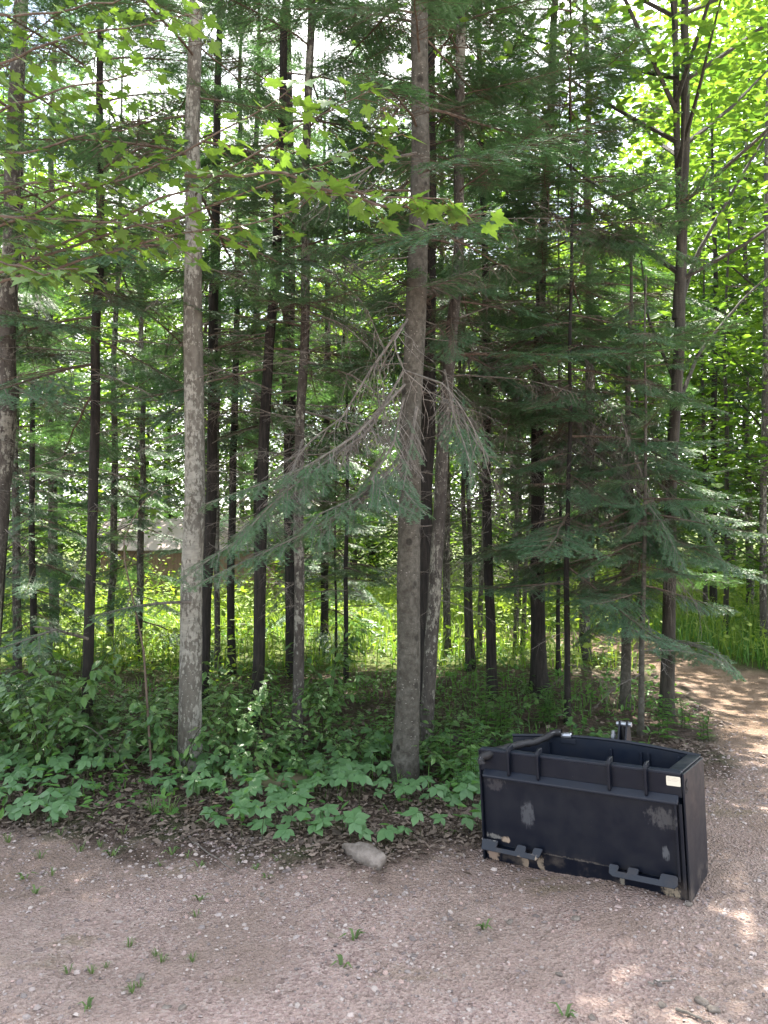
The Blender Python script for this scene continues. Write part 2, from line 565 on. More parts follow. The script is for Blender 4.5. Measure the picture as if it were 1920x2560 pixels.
def pebbles():
    mb = MB()
    for kk in range(4):
        a = np.arange(5) * 2 * np.pi / 5 + kk
        ring = np.stack([np.cos(a) * rng.uniform(.75, 1.15, 5), np.sin(a) * rng.uniform(.6, 1.0, 5), rng.uniform(-.1, .15, 5)], -1)
        V = np.concatenate([ring, ring * .6 + (0, 0, .5), [(0, 0, .62)]])
        Fc = [(i, (i + 1) % 5, 5 + (i + 1) % 5) for i in range(5)] + [(i, 5 + (i + 1) % 5, 5 + i) for i in range(5)] + [(5 + i, 5 + (i + 1) % 5, 10) for i in range(5)]
        def dn(x, y):
            s = sdist(x, y)
            cl = 0.35 + 0.9 * smooth(.4, .7, vnoise(x, y, 1.6, 21)) + 0.5 * smooth(0.6, -0.1, np.abs(s - .3))
            return np.where(s > -0.25, cl, 0.0) * smooth(7.5, 3.0, y) * 0.75
        x, y = scatter(24000, -3.1, 4.2, 2.0, 7.5, dn)
        n = len(x)
        sz = np.clip(rng.lognormal(-5.15, 0.45, n), .0025, .018)
        P = np.stack([x, y, height(x, y) - sz * .12], -1)
        S_ = np.stack([sz * rng.uniform(.9, 1.4, n), sz, sz * rng.uniform(.6, 1.1, n)], -1)
        stamp(mb, V, Fc, P, rot_mats(n, .3), S_, 0, PEB_C[rng.integers(0, len(PEB_C), n)] * np.clip(rng.normal(1, .2, (n, 1)), .5, 1.3))
    tag(put('gravel', mb.mesh('gravel', MAT['pebble'])), 'loose pinkish grey gravel strewn over the drive', 'gravel', kind='stuff')


pebbles()

LEAFV = np.array([(-1, 0, 0), (-.3, .48, .10), (.45, .38, .16), (1, 0, .05), (.45, -.38, .16), (-.3, -.48, .10), (0, 0, 0)], float)
LEAFF = np.array([(6, 1, 0), (6, 2, 1), (6, 3, 2), (6, 4, 3), (6, 5, 4), (6, 0, 5)])


def litter():
    mb = MB()
    def dn(x, y):
        s = sdist(x, y)
        return np.where(s > 0.0, 0.04 * smooth(0.9, 0, s) + .3 * smooth(.1, -.02, s), 1.0) * smooth(12, 4, y) * (0.35 + .65 * smooth(.35, .6, vnoise(x, y, 1.2, 31)))
    x, y = scatter(26000, -5, 4.8, 3.0, 11, dn)
    xe, ye = scatter(19000, -3.2, 2.6, 3.4, 5.4, lambda x, y: smooth(.12, -.2, sdist(x, y)) * smooth(-1.6, -.5, sdist(x, y)))
    x = np.concatenate([x, xe]); y = np.concatenate([y, ye])
    n = len(x)
    sz = np.clip(rng.lognormal(-4.1, .35, n), .007, .032)
    P = np.stack([x, y, height(x, y) + rng.uniform(.002, .016, n)], -1)
    V = LEAFV.copy(); V[:, 2] *= 1.8
    S_ = np.stack([sz, sz * rng.uniform(.6, 1.2, n), sz * rng.uniform(-1.5, 1.8, n)], -1)
    stamp(mb, V, LEAFF, P, rot_mats(n, .45), S_)
    tag(put('leaf_litter', mb.mesh('leaf_litter', MAT['litter'])), 'brown dry leaf litter under the trees', 'leaf litter', kind='stuff')
    # fine twigs and needles lying on the drive
    mb = MB()
    x, y = scatter(2600, -3, 4, 2.1, 7, lambda x, y: np.where(sdist(x, y) > -.4, .55, .9))
    n = len(x)
    L = rng.uniform(.015, .07, n)
    V = [(-1, -.03, 0), (-1, .03, 0), (1, .02, .02), (1, -.02, .02), (0, 0, .05)]
    stamp(mb, V, [(0, 1, 4), (1, 2, 4), (2, 3, 4), (3, 0, 4)], np.stack([x, y, height(x, y) + .004], -1), rot_mats(n, .06), L * .5)
    tag(put('twig_debris', mb.mesh('twig_debris', MAT['twig_dark'])), 'bits of twig and needle strewn on the gravel', 'debris', kind='stuff')


litter()


def blade_field(name, x, y, hmin, hmax, w, mat, label, cat, lean=.35):
    mb = MB()
    n = len(x)
    h = rng.uniform(hmin, hmax, n)
    a = rng.uniform(0, 2 * np.pi, n)
    d = np.stack([np.cos(a), np.sin(a), np.zeros(n)], -1)
    s = np.stack([-np.sin(a), np.cos(a), np.zeros(n)], -1)
    P = np.stack([x, y, height(x, y) - .01], -1)
    le = rng.uniform(.1, lean * 2, n)[:, None]
    ww = (w * rng.uniform(.6, 1.3, n))[:, None]
    up = np.array([0, 0, 1.0])
    m = P + up * h[:, None] * .58 + d * h[:, None] * le * .3
    t = P + up * h[:, None] * (1 - .25 * le) + d * h[:, None] * le
    V = np.stack([P - s * ww, P + s * ww, m + s * ww * .8, m - s * ww * .8, t], 1)
    k = (np.arange(n) * 5)[:, None]
    mb.add(V.reshape(-1, 3), k + np.array([[0, 1, 2, 3]]))
    mb.Fs.append(k + np.array([[3, 2, 4]])); mb.mi.append(np.zeros(n, int))
    o = put(name, mb.mesh(name, mat))
    if cat: tag(o, label, cat, kind='stuff')
    return o


x, y = scatter(46000, -11, 11, 8.2, 23, lambda x, y: np.where(sdist(x, y) > -0.1, 0, .35 + .65 * smooth(.3, .7, vnoise(x, y, .9, 41))))
blade_field('meadow_grass', x, y, .12, .55, .007, MAT['grass'], 'tall sunlit meadow grass behind the tree belt', 'grass')
x, y = scatter(9000, 3.6, 9, 6.8, 12.5, lambda x, y: np.where(sdist(x, y) > -0.12, 0, .8))
blade_field('verge_grass', x, y, .1, .38, .006, MAT['herb'], 'green grass verge on the far side of the trail', 'grass')
x, y = scatter(9000, -4.4, 2.6, 4.5, 10.5, lambda x, y: np.where(sdist(x, y) > -.4, 0, .75 * smooth(.5, .66, vnoise(x, y, 1.4, 45))))
blade_field('forest_grass', x, y, .05, .2, .004, MAT['herb'], 'thin short grass growing on the forest floor', 'grass')


def herb_layer():
    mb = MB()
    def dn(x, y):
        s = sdist(x, y)
        open_ = smooth(.38, .6, vnoise(x, y, 1.1, 51))
        return np.where(s > -.12, 0, .18 + .82 * open_) * np.where(y > 10.6, .55, 1.0)
    x, y = scatter(26000, -7, 3.2, 4.0, 14, dn)
    x2, y2 = scatter(9000, 3.4, 9, 6.8, 13, dn)
    x = np.concatenate([x, x2]); y = np.concatenate([y, y2])
    n = len(x)
    sz = rng.uniform(.014, .038, n)
    P = np.stack([x, y, height(x, y) + rng.uniform(.02, .15, n) * (0.5 + vnoise(x, y, 2.3, 53))], -1)
    S_ = np.stack([sz, sz * rng.uniform(.7, 1.1, n), sz], -1)
    stamp(mb, LEAFV, LEAFF, P, rot_mats(n, .5), S_)
    tag(put('ground_cover', mb.mesh('ground_cover', MAT['herb'])), 'low green herbs covering the forest floor', 'ground cover', kind='stuff')
    mb = MB()
    x, y = scatter(64000, -11, 9, 7.6, 22, lambda x, y: np.where(sdist(x, y) > -.1, 0, .25 + .75 * smooth(.36, .58, vnoise(x, y, .5, 57))))
    n = len(x)
    sz = rng.uniform(.022, .055, n)
    hh = .2 + 1.1 * vnoise(x, y, .8, 58)
    P = np.stack([x, y, height(x, y) + rng.uniform(.1, 1, n) * hh], -1)
    stamp(mb, LEAFV, LEAFF, P, rot_mats(n, .6), np.stack([sz, sz, sz], -1))
    tag(put('meadow_weeds', mb.mesh('meadow_weeds', MAT['grass'])), 'leafy sunlit weeds standing in the meadow grass', 'weeds', kind='stuff')


herb_layer()
# ------------------------------------------------------------------ branch shapes
def fir_needles(mb, path, ln=.019, wd=.0034, step=.0052, mi=0):
    path = np.asarray(path, float)
    seg = np.linalg.norm(np.diff(path, axis=0), axis=1)
    L = seg.sum()
    n = max(2, int(L / step))
    s = np.concatenate([[0], np.cumsum(seg)])
    q = np.linspace(0, L, n)
    P = np.stack([np.interp(q, s, path[:, k]) for k in range(3)], -1)
    T = np.gradient(P, axis=0); T /= np.linalg.norm(T, axis=1)[:, None] + 1e-9
    side = np.cross(T, [0, 0, 1.0]); side /= np.linalg.norm(side, axis=1)[:, None] + 1e-9
    up = np.cross(side, T)
    for sg in (-1, 1):
        d = sg * side * rng.uniform(.6, 1.0, (n, 1)) + T * rng.uniform(.25, .7, (n, 1)) + up * rng.uniform(-.12, .42, (n, 1))
        d /= np.linalg.norm(d, axis=1)[:, None]
        tip = P + d * (ln * rng.uniform(.7, 1.2, (n, 1)))
        V = np.stack([P - T * wd / 2, P + T * wd / 2, tip], 1).reshape(-1, 3)
        mb.add(V, np.arange(3 * n).reshape(-1, 3), mi)


def bent(p, d, L, droop=.15, wig=.04, n=5):
    """a slightly wavy twig from p along d"""
    d = np.asarray(d, float); d = d / np.linalg.norm(d)
    t = np.linspace(0, 1, n)[:, None]
    w = np.cumsum(rng.normal(0, wig, (n, 3)), 0) * L * t
    return np.asarray(p) + d * L * t + np.array([0, 0, -1.0]) * droop * L * t * t + w


def rotv(d, ang, axis=(0, 0, 1)):
    q = Quaternion(axis, ang)
    return np.array(q @ Vector(d))


def interp(path, t):
    path = np.asarray(path, float)
    seg = np.linalg.norm(np.diff(path, axis=0), axis=1)
    s = np.concatenate([[0], np.cumsum(seg)]) / seg.sum()
    p = np.array([np.interp(t, s, path[:, k]) for k in range(3)])
    e = 0.03
    d = np.array([np.interp(min(t + e, 1), s, path[:, k]) - np.interp(max(t - e, 0), s, path[:, k]) for k in range(3)])
    return p, d / (np.linalg.norm(d) + 1e-9), seg.sum()


def fir_on_path(mb, path, r0=.011, bare=.25, spread=.42, gap=.05, ln=.019, wd=.0034, step=.0052, dead_inner=True, rust=0.0):
    """live bough along a path: wood (slot 1), needles (slot 0)"""
    path = np.asarray(path, float)
    mb.add(*tube(path, np.linspace(r0, .0022, len(path)), 5), 1)
    _, _, L = interp(path, .5)
    up = (0, 0, 1)
    ts = np.arange(.10, .985, gap / L)
    for i, t in enumerate(ts):
        for sg in (-1, 1):
            if random.random() < .12: continue
            p, d, _ = interp(path, min(.99, t + random.uniform(-.3, .3) * gap / L))
            l = (spread * (1 - t) ** .8 + .06) * random.uniform(.6, 1.15) * (0.55 + .45 * min(1, t / .25))
            dd = rotv(d, sg * R(random.uniform(42, 66)), up)
            dd[2] += random.uniform(-.12, .12)
            lp = bent(p, dd, l, .10, .025, 5)
            mb.add(*tube(lp, np.linspace(.0035, .0014, 5), 3), 1)
            alive = t > bare or random.random() < .25
            if alive:
                t0 = 0 if t > bare + .15 else .45
                pts = [interp(lp, k)[0] for k in np.linspace(t0, 1, 4)]
                fir_needles(mb, pts, ln, wd, step)
            k = .045
            for u in np.arange(.25, .95, k / max(l, .05)):
                for s2 in (-1, 1):
                    if random.random() < .18: continue
                    p2, d2, _ = interp(lp, u)
                    l2 = max(.03, (1 - u) * l * .55 + .02) * random.uniform(.6, 1.1)
                    d3 = rotv(d2, s2 * R(random.uniform(38, 60)), up)
                    d3[2] += random.uniform(-.1, .1)
                    sp = bent(p2, d3, l2, .12, .03, 3)
                    if alive and (t > bare + .1 or u > .5):
                        fir_needles(mb, sp, ln, wd, step, 2 if random.random() < rust else 0)
                    else:
                        mb.add(*tube(sp, [.0013, .0011, .0007], 3), 1)
    fir_needles(mb, [interp(path, k)[0] for k in np.linspace(max(bare, .3), 1, 8)], ln, wd, step)


def fir_mesh(L, droop, lift=.0, gap=.055, **kw):
    mb = MB()
    t = np.linspace(0, 1, 9)
    path = np.stack([t * L, np.cumsum(rng.normal(0, .012, 9)) * L * .5, -droop * L * t ** 1.6 + lift * L * t ** 4], -1)
    fir_on_path(mb, path, gap=gap, **kw)
    return mb.mesh('fir_branch', [MAT['fir'], MAT['twig_dark'], MAT['fir_rust']])


FK = dict(step=.0105, wd=.0088, ln=.023)
FIR = [fir_mesh(1.4, .18, .10, spread=.56, bare=.12, **FK), fir_mesh(1.4, .28, .12, spread=.52, bare=.2, **FK), fir_mesh(1.4, .10, .06, spread=.50, bare=.1, **FK),
       fir_mesh(1.4, .34, .05, spread=.46, bare=.3, **FK), fir_mesh(1.4, .22, .16, spread=.60, bare=.15, **FK)]


def dead_on_path(mb, path, r0=.008, spread=.45, gap=.06, mi=0, p_sub=.75):
    path = np.asarray(path, float)
    mb.add(*tube(path, np.linspace(r0, .0015, len(path)), 4), mi)
    _, _, L = interp(path, .5)
    for t in np.arange(.12, .98, gap / L):
        if random.random() < .15: continue
        p, d, _ = interp(path, t)
        l = (spread * (1 - t) ** .6 + .07) * random.uniform(.35, 1.2)
        dd = rotv(d, random.choice((-1, 1)) * R(random.uniform(30, 75)), (0, 0, 1))
        dd[2] += random.uniform(-.45, .25)
        lp = bent(p, dd, l, random.uniform(-.1, .4), .07, 6)
        mb.add(*tube(lp, np.linspace(.0028, .0009, 6), 3), mi)
        for u in np.arange(.2, .95, .075 / max(l, .08)):
            if random.random() > p_sub: continue
            p2, d2, _ = interp(lp, u)
            d3 = rotv(d2, random.choice((-1, 1)) * R(random.uniform(30, 80)), (0, 0, 1))
            d3[2] += random.uniform(-.5, .3)
            sp = bent(p2, d3, random.uniform(.04, .2) * (1 - u * .5), random.uniform(0, .5), .09, 4)
            mb.add(*tube(sp, np.linspace(.0014, .0006, 4), 3), mi)


def dead_mesh(L, droop):
    mb = MB()
    t = np.linspace(0, 1, 9)
    path = np.stack([t * L, np.cumsum(rng.normal(0, .03, 9)) * L * .6, -droop * L * t ** 1.5 + np.cumsum(rng.normal(0, .012, 9)) * L], -1)
    dead_on_path(mb, path)
    return mb.mesh('dead_branch', [MAT['twig']])


DEAD = [dead_mesh(1.2, d) for d in (.1, .25, .35, .0, .18)]


def az_quat(az, pitch, roll=0.0):
    """local +X points along azimuth az, lifted by pitch"""
    return (Quaternion((0, 0, 1), az) @ Quaternion((0, 1, 0), -pitch) @ Quaternion((1, 0, 0), roll))


def flatten(mb):
    V = np.concatenate(mb.V); Fs = []; mi = []
    for f, m in zip(mb.Fs, mb.mi):
        if f.shape[1] == 3: Fs.append(f); mi.append(m)
        else: Fs += [f[:, [0, 1, 2]], f[:, [0, 2, 3]]]; mi += [m, m]
    return V, np.concatenate(Fs), np.concatenate(mi)


LOW = []
for dr_ in (.15, .28, .05, .36):
    mb = MB(); t_ = np.linspace(0, 1, 6)
    fir_on_path(mb, np.stack([t_ * 1.4, 0 * t_, -dr_ * 1.4 * t_ ** 1.6], -1), bare=.15, spread=.52, gap=.085, ln=.032, wd=.015, step=.017)
    LOW.append(flatten(mb))


def fir_crown(H, z0, Lmax, step, seed):
    mb = MB()
    z = z0; az = seed
    while z < H:
        az += 2.4 + random.uniform(-.5, .5)
        u = (z - z0) / (H - z0)
        L = (Lmax * (1 - .8 * u) + .15) * random.uniform(.65, 1.2)
        V, Fc, mi = random.choice(LOW)
        M3 = np.array(az_quat(az, R(random.uniform(-24, 6) + 22 * u), random.uniform(-.25, .25)).to_matrix())
        W = (V * (L / 1.4)) @ M3.T + [0, 0, z]
        for k_ in (0, 1): mb.add(W, Fc[mi == k_], k_)
        z += step * random.uniform(.5, 1.5)
    return mb.mesh('fir_crown', [MAT['fir'], MAT['twig_dark']])


# ------------------------------------------------------------------ trunks
def trunk_mesh(path, rad, mat, sides=20, rough=.05, flare=1.0, seed=0):
    """tapered trunk along path (local), uneven surface, root flare"""
    path = np.asarray(path, float)
    zz = path[:, 2]
    n = max(24, int((zz[-1] - zz[0]) / .11))
    z = np.concatenate([np.linspace(zz[0], zz[0] + .5, 8)[:-1], np.linspace(zz[0] + .5, zz[-1], n)])
    P = np.stack([np.interp(z, zz, path[:, 0]), np.interp(z, zz, path[:, 1]), z], -1)
    k = np.ones(7) / 7
    for a in (0, 1):
        pad = np.pad(P[:, a], 3, mode='edge'); P[:, a] = np.convolve(pad, k, 'valid')
    w0 = np.clip((z - zz[0]) / 1.2, 0, 1)
    P[:, 0] += w0 * (.05 * (vnoise(z, 0 * z + seed, .55, seed) - .5) + .025 * (vnoise(z, 0 * z, 1.7, seed + 7) - .5))
    P[:, 1] += w0 * .05 * (vnoise(z, 0 * z + seed, .6, seed + 1) - .5)
    r = np.interp(z, zz, rad)
    r = r * (1 + .28 * flare * np.exp(-(z - zz[0] - .1).clip(0) / .14))
    V, Fc = tube(P, r, sides)
    V = V.reshape(len(z), sides, 3)
    th = np.arange(sides)
    nz = 1 + rough * (vnoise(th[None] * .8 + seed * 9, z[:, None] * 3.1, 1, seed) - .5) * 2 + rough * .6 * (vnoise(th[None] * 1.9, z[:, None] * 14, 1, seed + 3) - .5)
    V = P[:, None] + (V - P[:, None]) * nz[:, :, None]
    mb = MB()
    mb.add(V.reshape(-1, 3), Fc)
    return mb.mesh('trunk', mat, True)


S19 = 1920 / 1659.0
rp = lambda x, y: (x * S19, y * S19)


def trunk_from_pixels(pts, Ht, depth=None):
    """pts (1659-wide picture): base first, with widths; returns base, local path, radii"""
    b = ground_hit(*rp(pts[0][0], pts[0][1]))
    if depth: b = at(*rp(pts[0][0], pts[0][1]), depth); b[2] = float(gz(b[0], b[1]))
    d = b[1]
    P, W = [], []
    for x, y, w in pts:
        q = at(*rp(x, y), d)
        P.append(q); W.append(w * S19 / F * d / 2)
    P = np.array(P); P[0][2] = b[2] - .06
    W = list(W)
    if P[-1][2] < Ht:
        sl = (P[-1] - P[-2]); sl = sl / max(sl[2], .3)
        sl[:2] = np.clip(sl[:2], -.05, .05)
        z = P[-1][2]
        e = P[-1] + sl * (Ht - z); e[2] = Ht
        P = np.vstack([P, e]); W.append(max(.005, W[-1] * .2))
    order = np.argsort(P[:, 2])
    return b, P[order] - b, np.array(W)[order]


def add_branches(tree, path, rad, z0, z1, step, Lf, meshes, base_len, name, pitch=(-15, 12), zmin_world=None, avoid=None):
    z = z0
    az = random.uniform(0, 6.28)
    out = []
    while z < z1:
        az += 2.4 + random.uniform(-.5, .5)
        L = Lf((z - z0) / (z1 - z0)) * random.uniform(.65, 1.2)
        p = np.array([np.interp(z, path[:, 2], path[:, 0]), np.interp(z, path[:, 2], path[:, 1]), z])
        r = np.interp(z, path[:, 2], rad)
        dirv = np.array([math.cos(az), math.sin(az), 0])
        w = np.array(tree.location) + p + dirv * L * .8
        if np.hypot(w[0], w[1]) > 2.3 and not (avoid and avoid(w, dirv)):
            pt = R(random.uniform(*pitch)) + R(18) * (z - z0) / (z1 - z0)
            o = put(name, random.choice(meshes), tree, p + dirv * r * .6, az_quat(az, pt, random.uniform(-.25, .25)), L / base_len)
            out.append(o)
        z += step * random.uniform(.5, 1.5)
    return out


def clear_view(w, d):
    """the photographed clearing round the scoop and the trunks stays free of low boughs"""
    if w[1] < 4.2 and w[2] < 2.3 and abs(w[0]) < 1.7: return True
    return w[1] < 3.0 and w[2] < 3.4


def conifer(name, pts, Ht, mat, label, cat='tree', live=2.4, Lmax=1.35, step=.17, dead=(.9, 3.4), dstep=.2, dL=.95, depth=None, flare=1.0, rough=.05, group=None, seed=1):
    Ht = min(Ht, 9.6)
    b, path, rad = trunk_from_pixels(pts, Ht, depth)
    t = empty(name, b)
    tag(t, label, cat, group)
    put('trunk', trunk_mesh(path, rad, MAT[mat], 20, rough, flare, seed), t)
    if dead:
        add_branches(t, path, rad, dead[0], dead[1], dstep * .62, lambda u: dL * (.45 + .55 * u), DEAD, 1.2, 'dead_branch', (-28, 12), avoid=clear_view)
    if live:
        if live > 2 and name != 'mottled_tree': live += .15
        step = step * (1.12 if b[1] > 6.3 and live > 2 else 1.0)
        add_branches(t, path, rad, live, min(Ht - .3, 6.8), step * .8, lambda u: Lmax * (1 - .35 * u), FIR, 1.4, 'branch', (-24, 6), avoid=clear_view)
        if Ht > 7:
            add_branches(t, path, rad, 6.6, Ht - .2, step * 2.8, lambda u: Lmax * (.65 - .5 * u) + .2, FIR, 1.4, 'branch', (-10, 20))
    return t, b, path, rad

# ------------------------------------------------------------------ the tree belt (base first; x, y, width read off the photograph)
T = {}
T['B'] = conifer('fir_tree', [(872, 1690, 55), (880, 1300, 50), (886, 1000, 47), (897, 560, 43), (908, 30, 36)], 12, 'bark_fir', 'thickest grey fir trunk with knots in the middle, standing at the gravel edge',
                 live=3.3, Lmax=1.5, step=.2, dead=(2.3, 3.6), dstep=.2, seed=2)
T['A'] = conifer('mottled_tree', [(409, 1668, 50), (411, 1400, 47), (415, 1000, 44), (418, 700, 40), (424, 300, 32), (428, 60, 28)], 11.5, 'bark_pale', 'pale mottled birch-like trunk with white patches at the left',
                 live=3.4, Lmax=1.3, step=.16, dead=(1.3, 3.6), dstep=.4, dL=.8, flare=.6, seed=3)
T['C'] = conifer('spruce_tree', [(914, 1580, 30), (920, 1200, 31), (927, 800, 31), (931, 300, 28)], 12, 'bark_dark', 'black furrowed trunk squeezed between the thick fir and a leaning trunk',
                 live=2.8, Lmax=1.3, step=.17, dead=(1.4, 3.6), rough=.1, seed=4)
T['D'] = conifer('fir_tree', [(919, 1620, 29), (932, 1300, 28), (946, 1060, 27), (970, 760, 26), (985, 480, 23), (999, 60, 20)], 11, 'bark_grey', 'right-leaning lichen-spotted fir trunk just right of the thickest fir',
                 live=2.7, Lmax=1.3, step=.16, dead=(1.0, 3.4), seed=5)
T['E'] = conifer('fir_tree', [(641, 1622, 24), (650, 1200, 22), (657, 900, 21), (664, 600, 19), (672, 100, 17)], 10, 'bark_grey', 'slim spotted fir trunk halfway between the pale trunk and thickest fir',
                 live=2.6, Lmax=1.2, step=.15, dead=(1.0, 3.6), dstep=.12, seed=6)
T['F'] = conifer('fir_tree', [(549, 1612, 26), (562, 1250, 25), (572, 1000, 24), (588, 700, 21), (601, 450, 19), (621, 60, 16)], 10.5, 'bark_dark', 'dark right-leaning fir trunk with climbing leaves right of the pale trunk',
                 live=2.6, Lmax=1.2, step=.16, dead=(1.2, 3.6), dstep=.13, seed=7)
T['G'] = conifer('fir_tree', [(184, 1630, 24), (194, 1300, 22), (203, 900, 20), (212, 500, 17), (218, 150, 14)], 10, 'bark_dark', 'dark slender fir trunk left of the pale trunk among shrubs',
                 live=2.4, Lmax=1.3, step=.15, dead=(1.2, 3.2), dstep=.14, seed=8)
T['H'] = conifer('fir_tree', [(-40, 1640, 50), (-20, 1350, 46), (4, 1050, 42), (24, 600, 36), (44, 120, 30)], 12, 'bark_grey', 'big trunk leaning in from the left edge of the photo',
                 live=2.9, Lmax=1.4, step=.17, dead=(1.6, 3.8), dstep=.17, seed=9)
T['H2'] = conifer('fir_tree', [(-22, 1560, 26), (10, 1050, 24), (36, 600, 21), (48, 200, 17)], 10, 'bark_dark', 'darker trunk just behind the big trunk at the left edge',
                  live=2.6, Lmax=1.2, step=.2, dead=(1.6, 3.2), seed=10)
T['I'] = conifer('fir_tree', [(236, 1420, 16), (245, 1050, 14), (252, 700, 11)], 8, 'bark_grey', 'thin grey trunk in front of the shed roof left end',
                 live=1.9, Lmax=1.2, step=.14, dead=(.6, 2), seed=11)
T['J'] = conifer('spruce_tree', [(436, 1560, 22), (446, 1200, 24), (456, 850, 22), (468, 450, 18), (476, 100, 14)], 11, 'bark_dark', 'dark trunk half hidden directly behind the pale trunk',
                 live=2.6, Lmax=1.2, step=.18, dead=(1.5, 3.4), rough=.09, seed=12)
T['K'] = conifer('fir_tree', [(501, 1460, 17), (499, 1150, 16), (506, 800, 14), (514, 450, 11)], 9, 'bark_dark', 'thin dark trunk in front of the shed, right of a thinner one',
                 live=2.2, Lmax=1.2, step=.16, dead=(1.0, 3), seed=13)
T['L'] = conifer('fir_tree', [(470, 1445, 13), (467, 1200, 12), (470, 900, 10)], 8, 'bark_grey', 'thinnest trunk in front of the shed, close behind the pale trunk',
                 live=2.4, Lmax=1.0, step=.2, dead=(1.0, 3), seed=14)
T['M'] = conifer('spruce_tree', [(632, 1465, 27), (628, 1200, 27), (624, 800, 27), (622, 400, 22)], 11, 'bark_dark', 'furrowed dark trunk standing right behind the slim spotted fir',
                 live=2.4, Lmax=1.4, step=.16, dead=(1.0, 3), rough=.1, seed=15)
T['Nn'] = conifer('fir_sapling', [(748, 1470, 11), (747, 1200, 9), (746, 1000, 7)], 5.2, 'bark_dark', 'thin black sapling stem against the sunny meadow',
                  live=1.1, Lmax=.95, step=.12, dead=(.5, 1.3), seed=16)
T['O'] = conifer('fir_sapling', [(726, 1440, 6), (727, 1300, 5), (727, 1150, 4)], 3.6, 'bark_dark', 'thinnest sapling stem, left of the black sapling in the meadow light',
                 live=1.0, Lmax=.8, step=.14, dead=None, seed=17)
T['Pp'] = conifer('fir_tree', [(967, 1425, 17), (962, 1200, 15), (960, 900, 12)], 8.5, 'bark_grey', 'grey trunk seen against bright grass right of the leaning fir',
                  live=2.3, Lmax=1.2, step=.16, dead=(.8, 2.6), seed=18)
T['Q1'] = conifer('maple_sapling', [(1012, 1452, 12), (1004, 1250, 11), (998, 1000, 9)], 7, 'bark_maple', 'left stem of the slanting pair before the bright grass',
                  live=2.6, Lmax=1.1, step=.25, dead=(.9, 2.6), seed=19)
T['Q2'] = conifer('maple_sapling', [(1023, 1448, 12), (1014, 1250, 11), (1006, 1000, 8)], 7, 'bark_maple', 'right stem of the slanting pair before the bright grass',
                  live=2.8, Lmax=1.1, step=.25, dead=(.9, 2.6), seed=20)
T['R'] = conifer('fir_tree', [(1064, 1508, 22), (1056, 1200, 20), (1050, 900, 18), (1044, 500, 14)], 10, 'bark_dark', 'straight dark trunk left of the large spruce, tangled in dead twigs',
                 live=2.5, Lmax=1.3, step=.16, dead=(1.0, 3.4), dstep=.09, dL=1.15, seed=21)
T['S'] = conifer('fir_sapling', [(1036, 1415, 12), (1038, 1250, 10), (1042, 1000, 8)], 7, 'bark_grey', 'thin pale trunk between the slanting pair and straight dark trunk',
                 live=2.6, Lmax=1.1, step=.2, dead=(1, 2.6), seed=22)
T['T1'] = conifer('fir_sapling', [(1114, 1412, 12), (1117, 1250, 11), (1118, 1000, 8)], 8, 'bark_grey', 'upright grey stem just left of the large spruce, meadow behind',
                  live=2.4, Lmax=1.1, step=.18, dead=(1, 2.6), seed=23)
T['T2'] = conifer('fir_sapling', [(1128, 1408, 11), (1138, 1250, 9), (1147, 1050, 7)], 7, 'bark_grey', 'slanting grey stem touching the left flank of the large spruce',
                  live=2.4, Lmax=1.0, step=.2, dead=(1, 2.6), seed=24)
T['U'] = conifer('spruce_tree', [(1166, 1506, 36), (1160, 1300, 30), (1160, 1050, 28), (1167, 750, 23), (1182, 350, 18)], 12, 'bark_dark', 'large dark spruce trunk with flared foot left of the trail',
                 live=2.2, Lmax=1.55, step=.13, dead=(1.0, 3.6), dstep=.1, dL=1.3, rough=.09, flare=1.4, seed=25)
T['V'] = conifer('fir_sapling', [(1226, 1570, 14), (1228, 1300, 12), (1230, 1000, 9)], 6.5, 'bark_dark', 'thin fir behind the scoop with low boughs, right of large spruce',
                 live=1.1, Lmax=1.1, step=.11, dead=(.4, 1.6), seed=26)
T['W'] = conifer('fir_tree', [(1350, 1535, 22), (1354, 1300, 19), (1358, 1050, 14)], 4.6, 'bark_fir', 'brown fir trunk with low boughs behind the bracket of the scoop',
                 live=1.15, Lmax=1.25, step=.11, dead=(.5, 1.4), seed=27)
T['X'] = conifer('fir_sapling', [(1383, 1595, 13), (1386, 1350, 11), (1388, 1150, 8)], 3.4, 'bark_fir', 'slender fir stem nearest behind the right half of the scoop',
                 live=1.0, Lmax=.95, step=.085, dead=(.4, 1.2), seed=28)
T['Y'] = conifer('maple_tree', [(1440, 1550, 29), (1446, 1250, 27), (1452, 950, 24), (1464, 650, 22), (1465, 300, 14), (1463, 0, 12)], 10, 'bark_maple', 'double-stemmed dark trunk beside the trail right of the scoop',
                 live=None, dead=(1.2, 2.2), dstep=.3, dL=.8, flare=.8, seed=29)
T['AC'] = conifer('fir_sapling', [(1206, 1460, 10), (1205, 1250, 8), (1205, 1050, 6)], 6, 'bark_dark', 'very thin fir directly right of the large spruce trunk',
                  live=1.3, Lmax=1.0, step=.14, dead=(.4, 1.5), seed=30)
T['AA'] = conifer('maple_tree', [(1652, 1400, 17), (1653, 1100, 15), (1656, 700, 12)], 9, 'bark_grey', 'trunk cut by the right edge of the photo beyond the trail',
                  live=None, dead=(1, 2.4), dstep=.4, dL=.7, depth=9.2, seed=31)
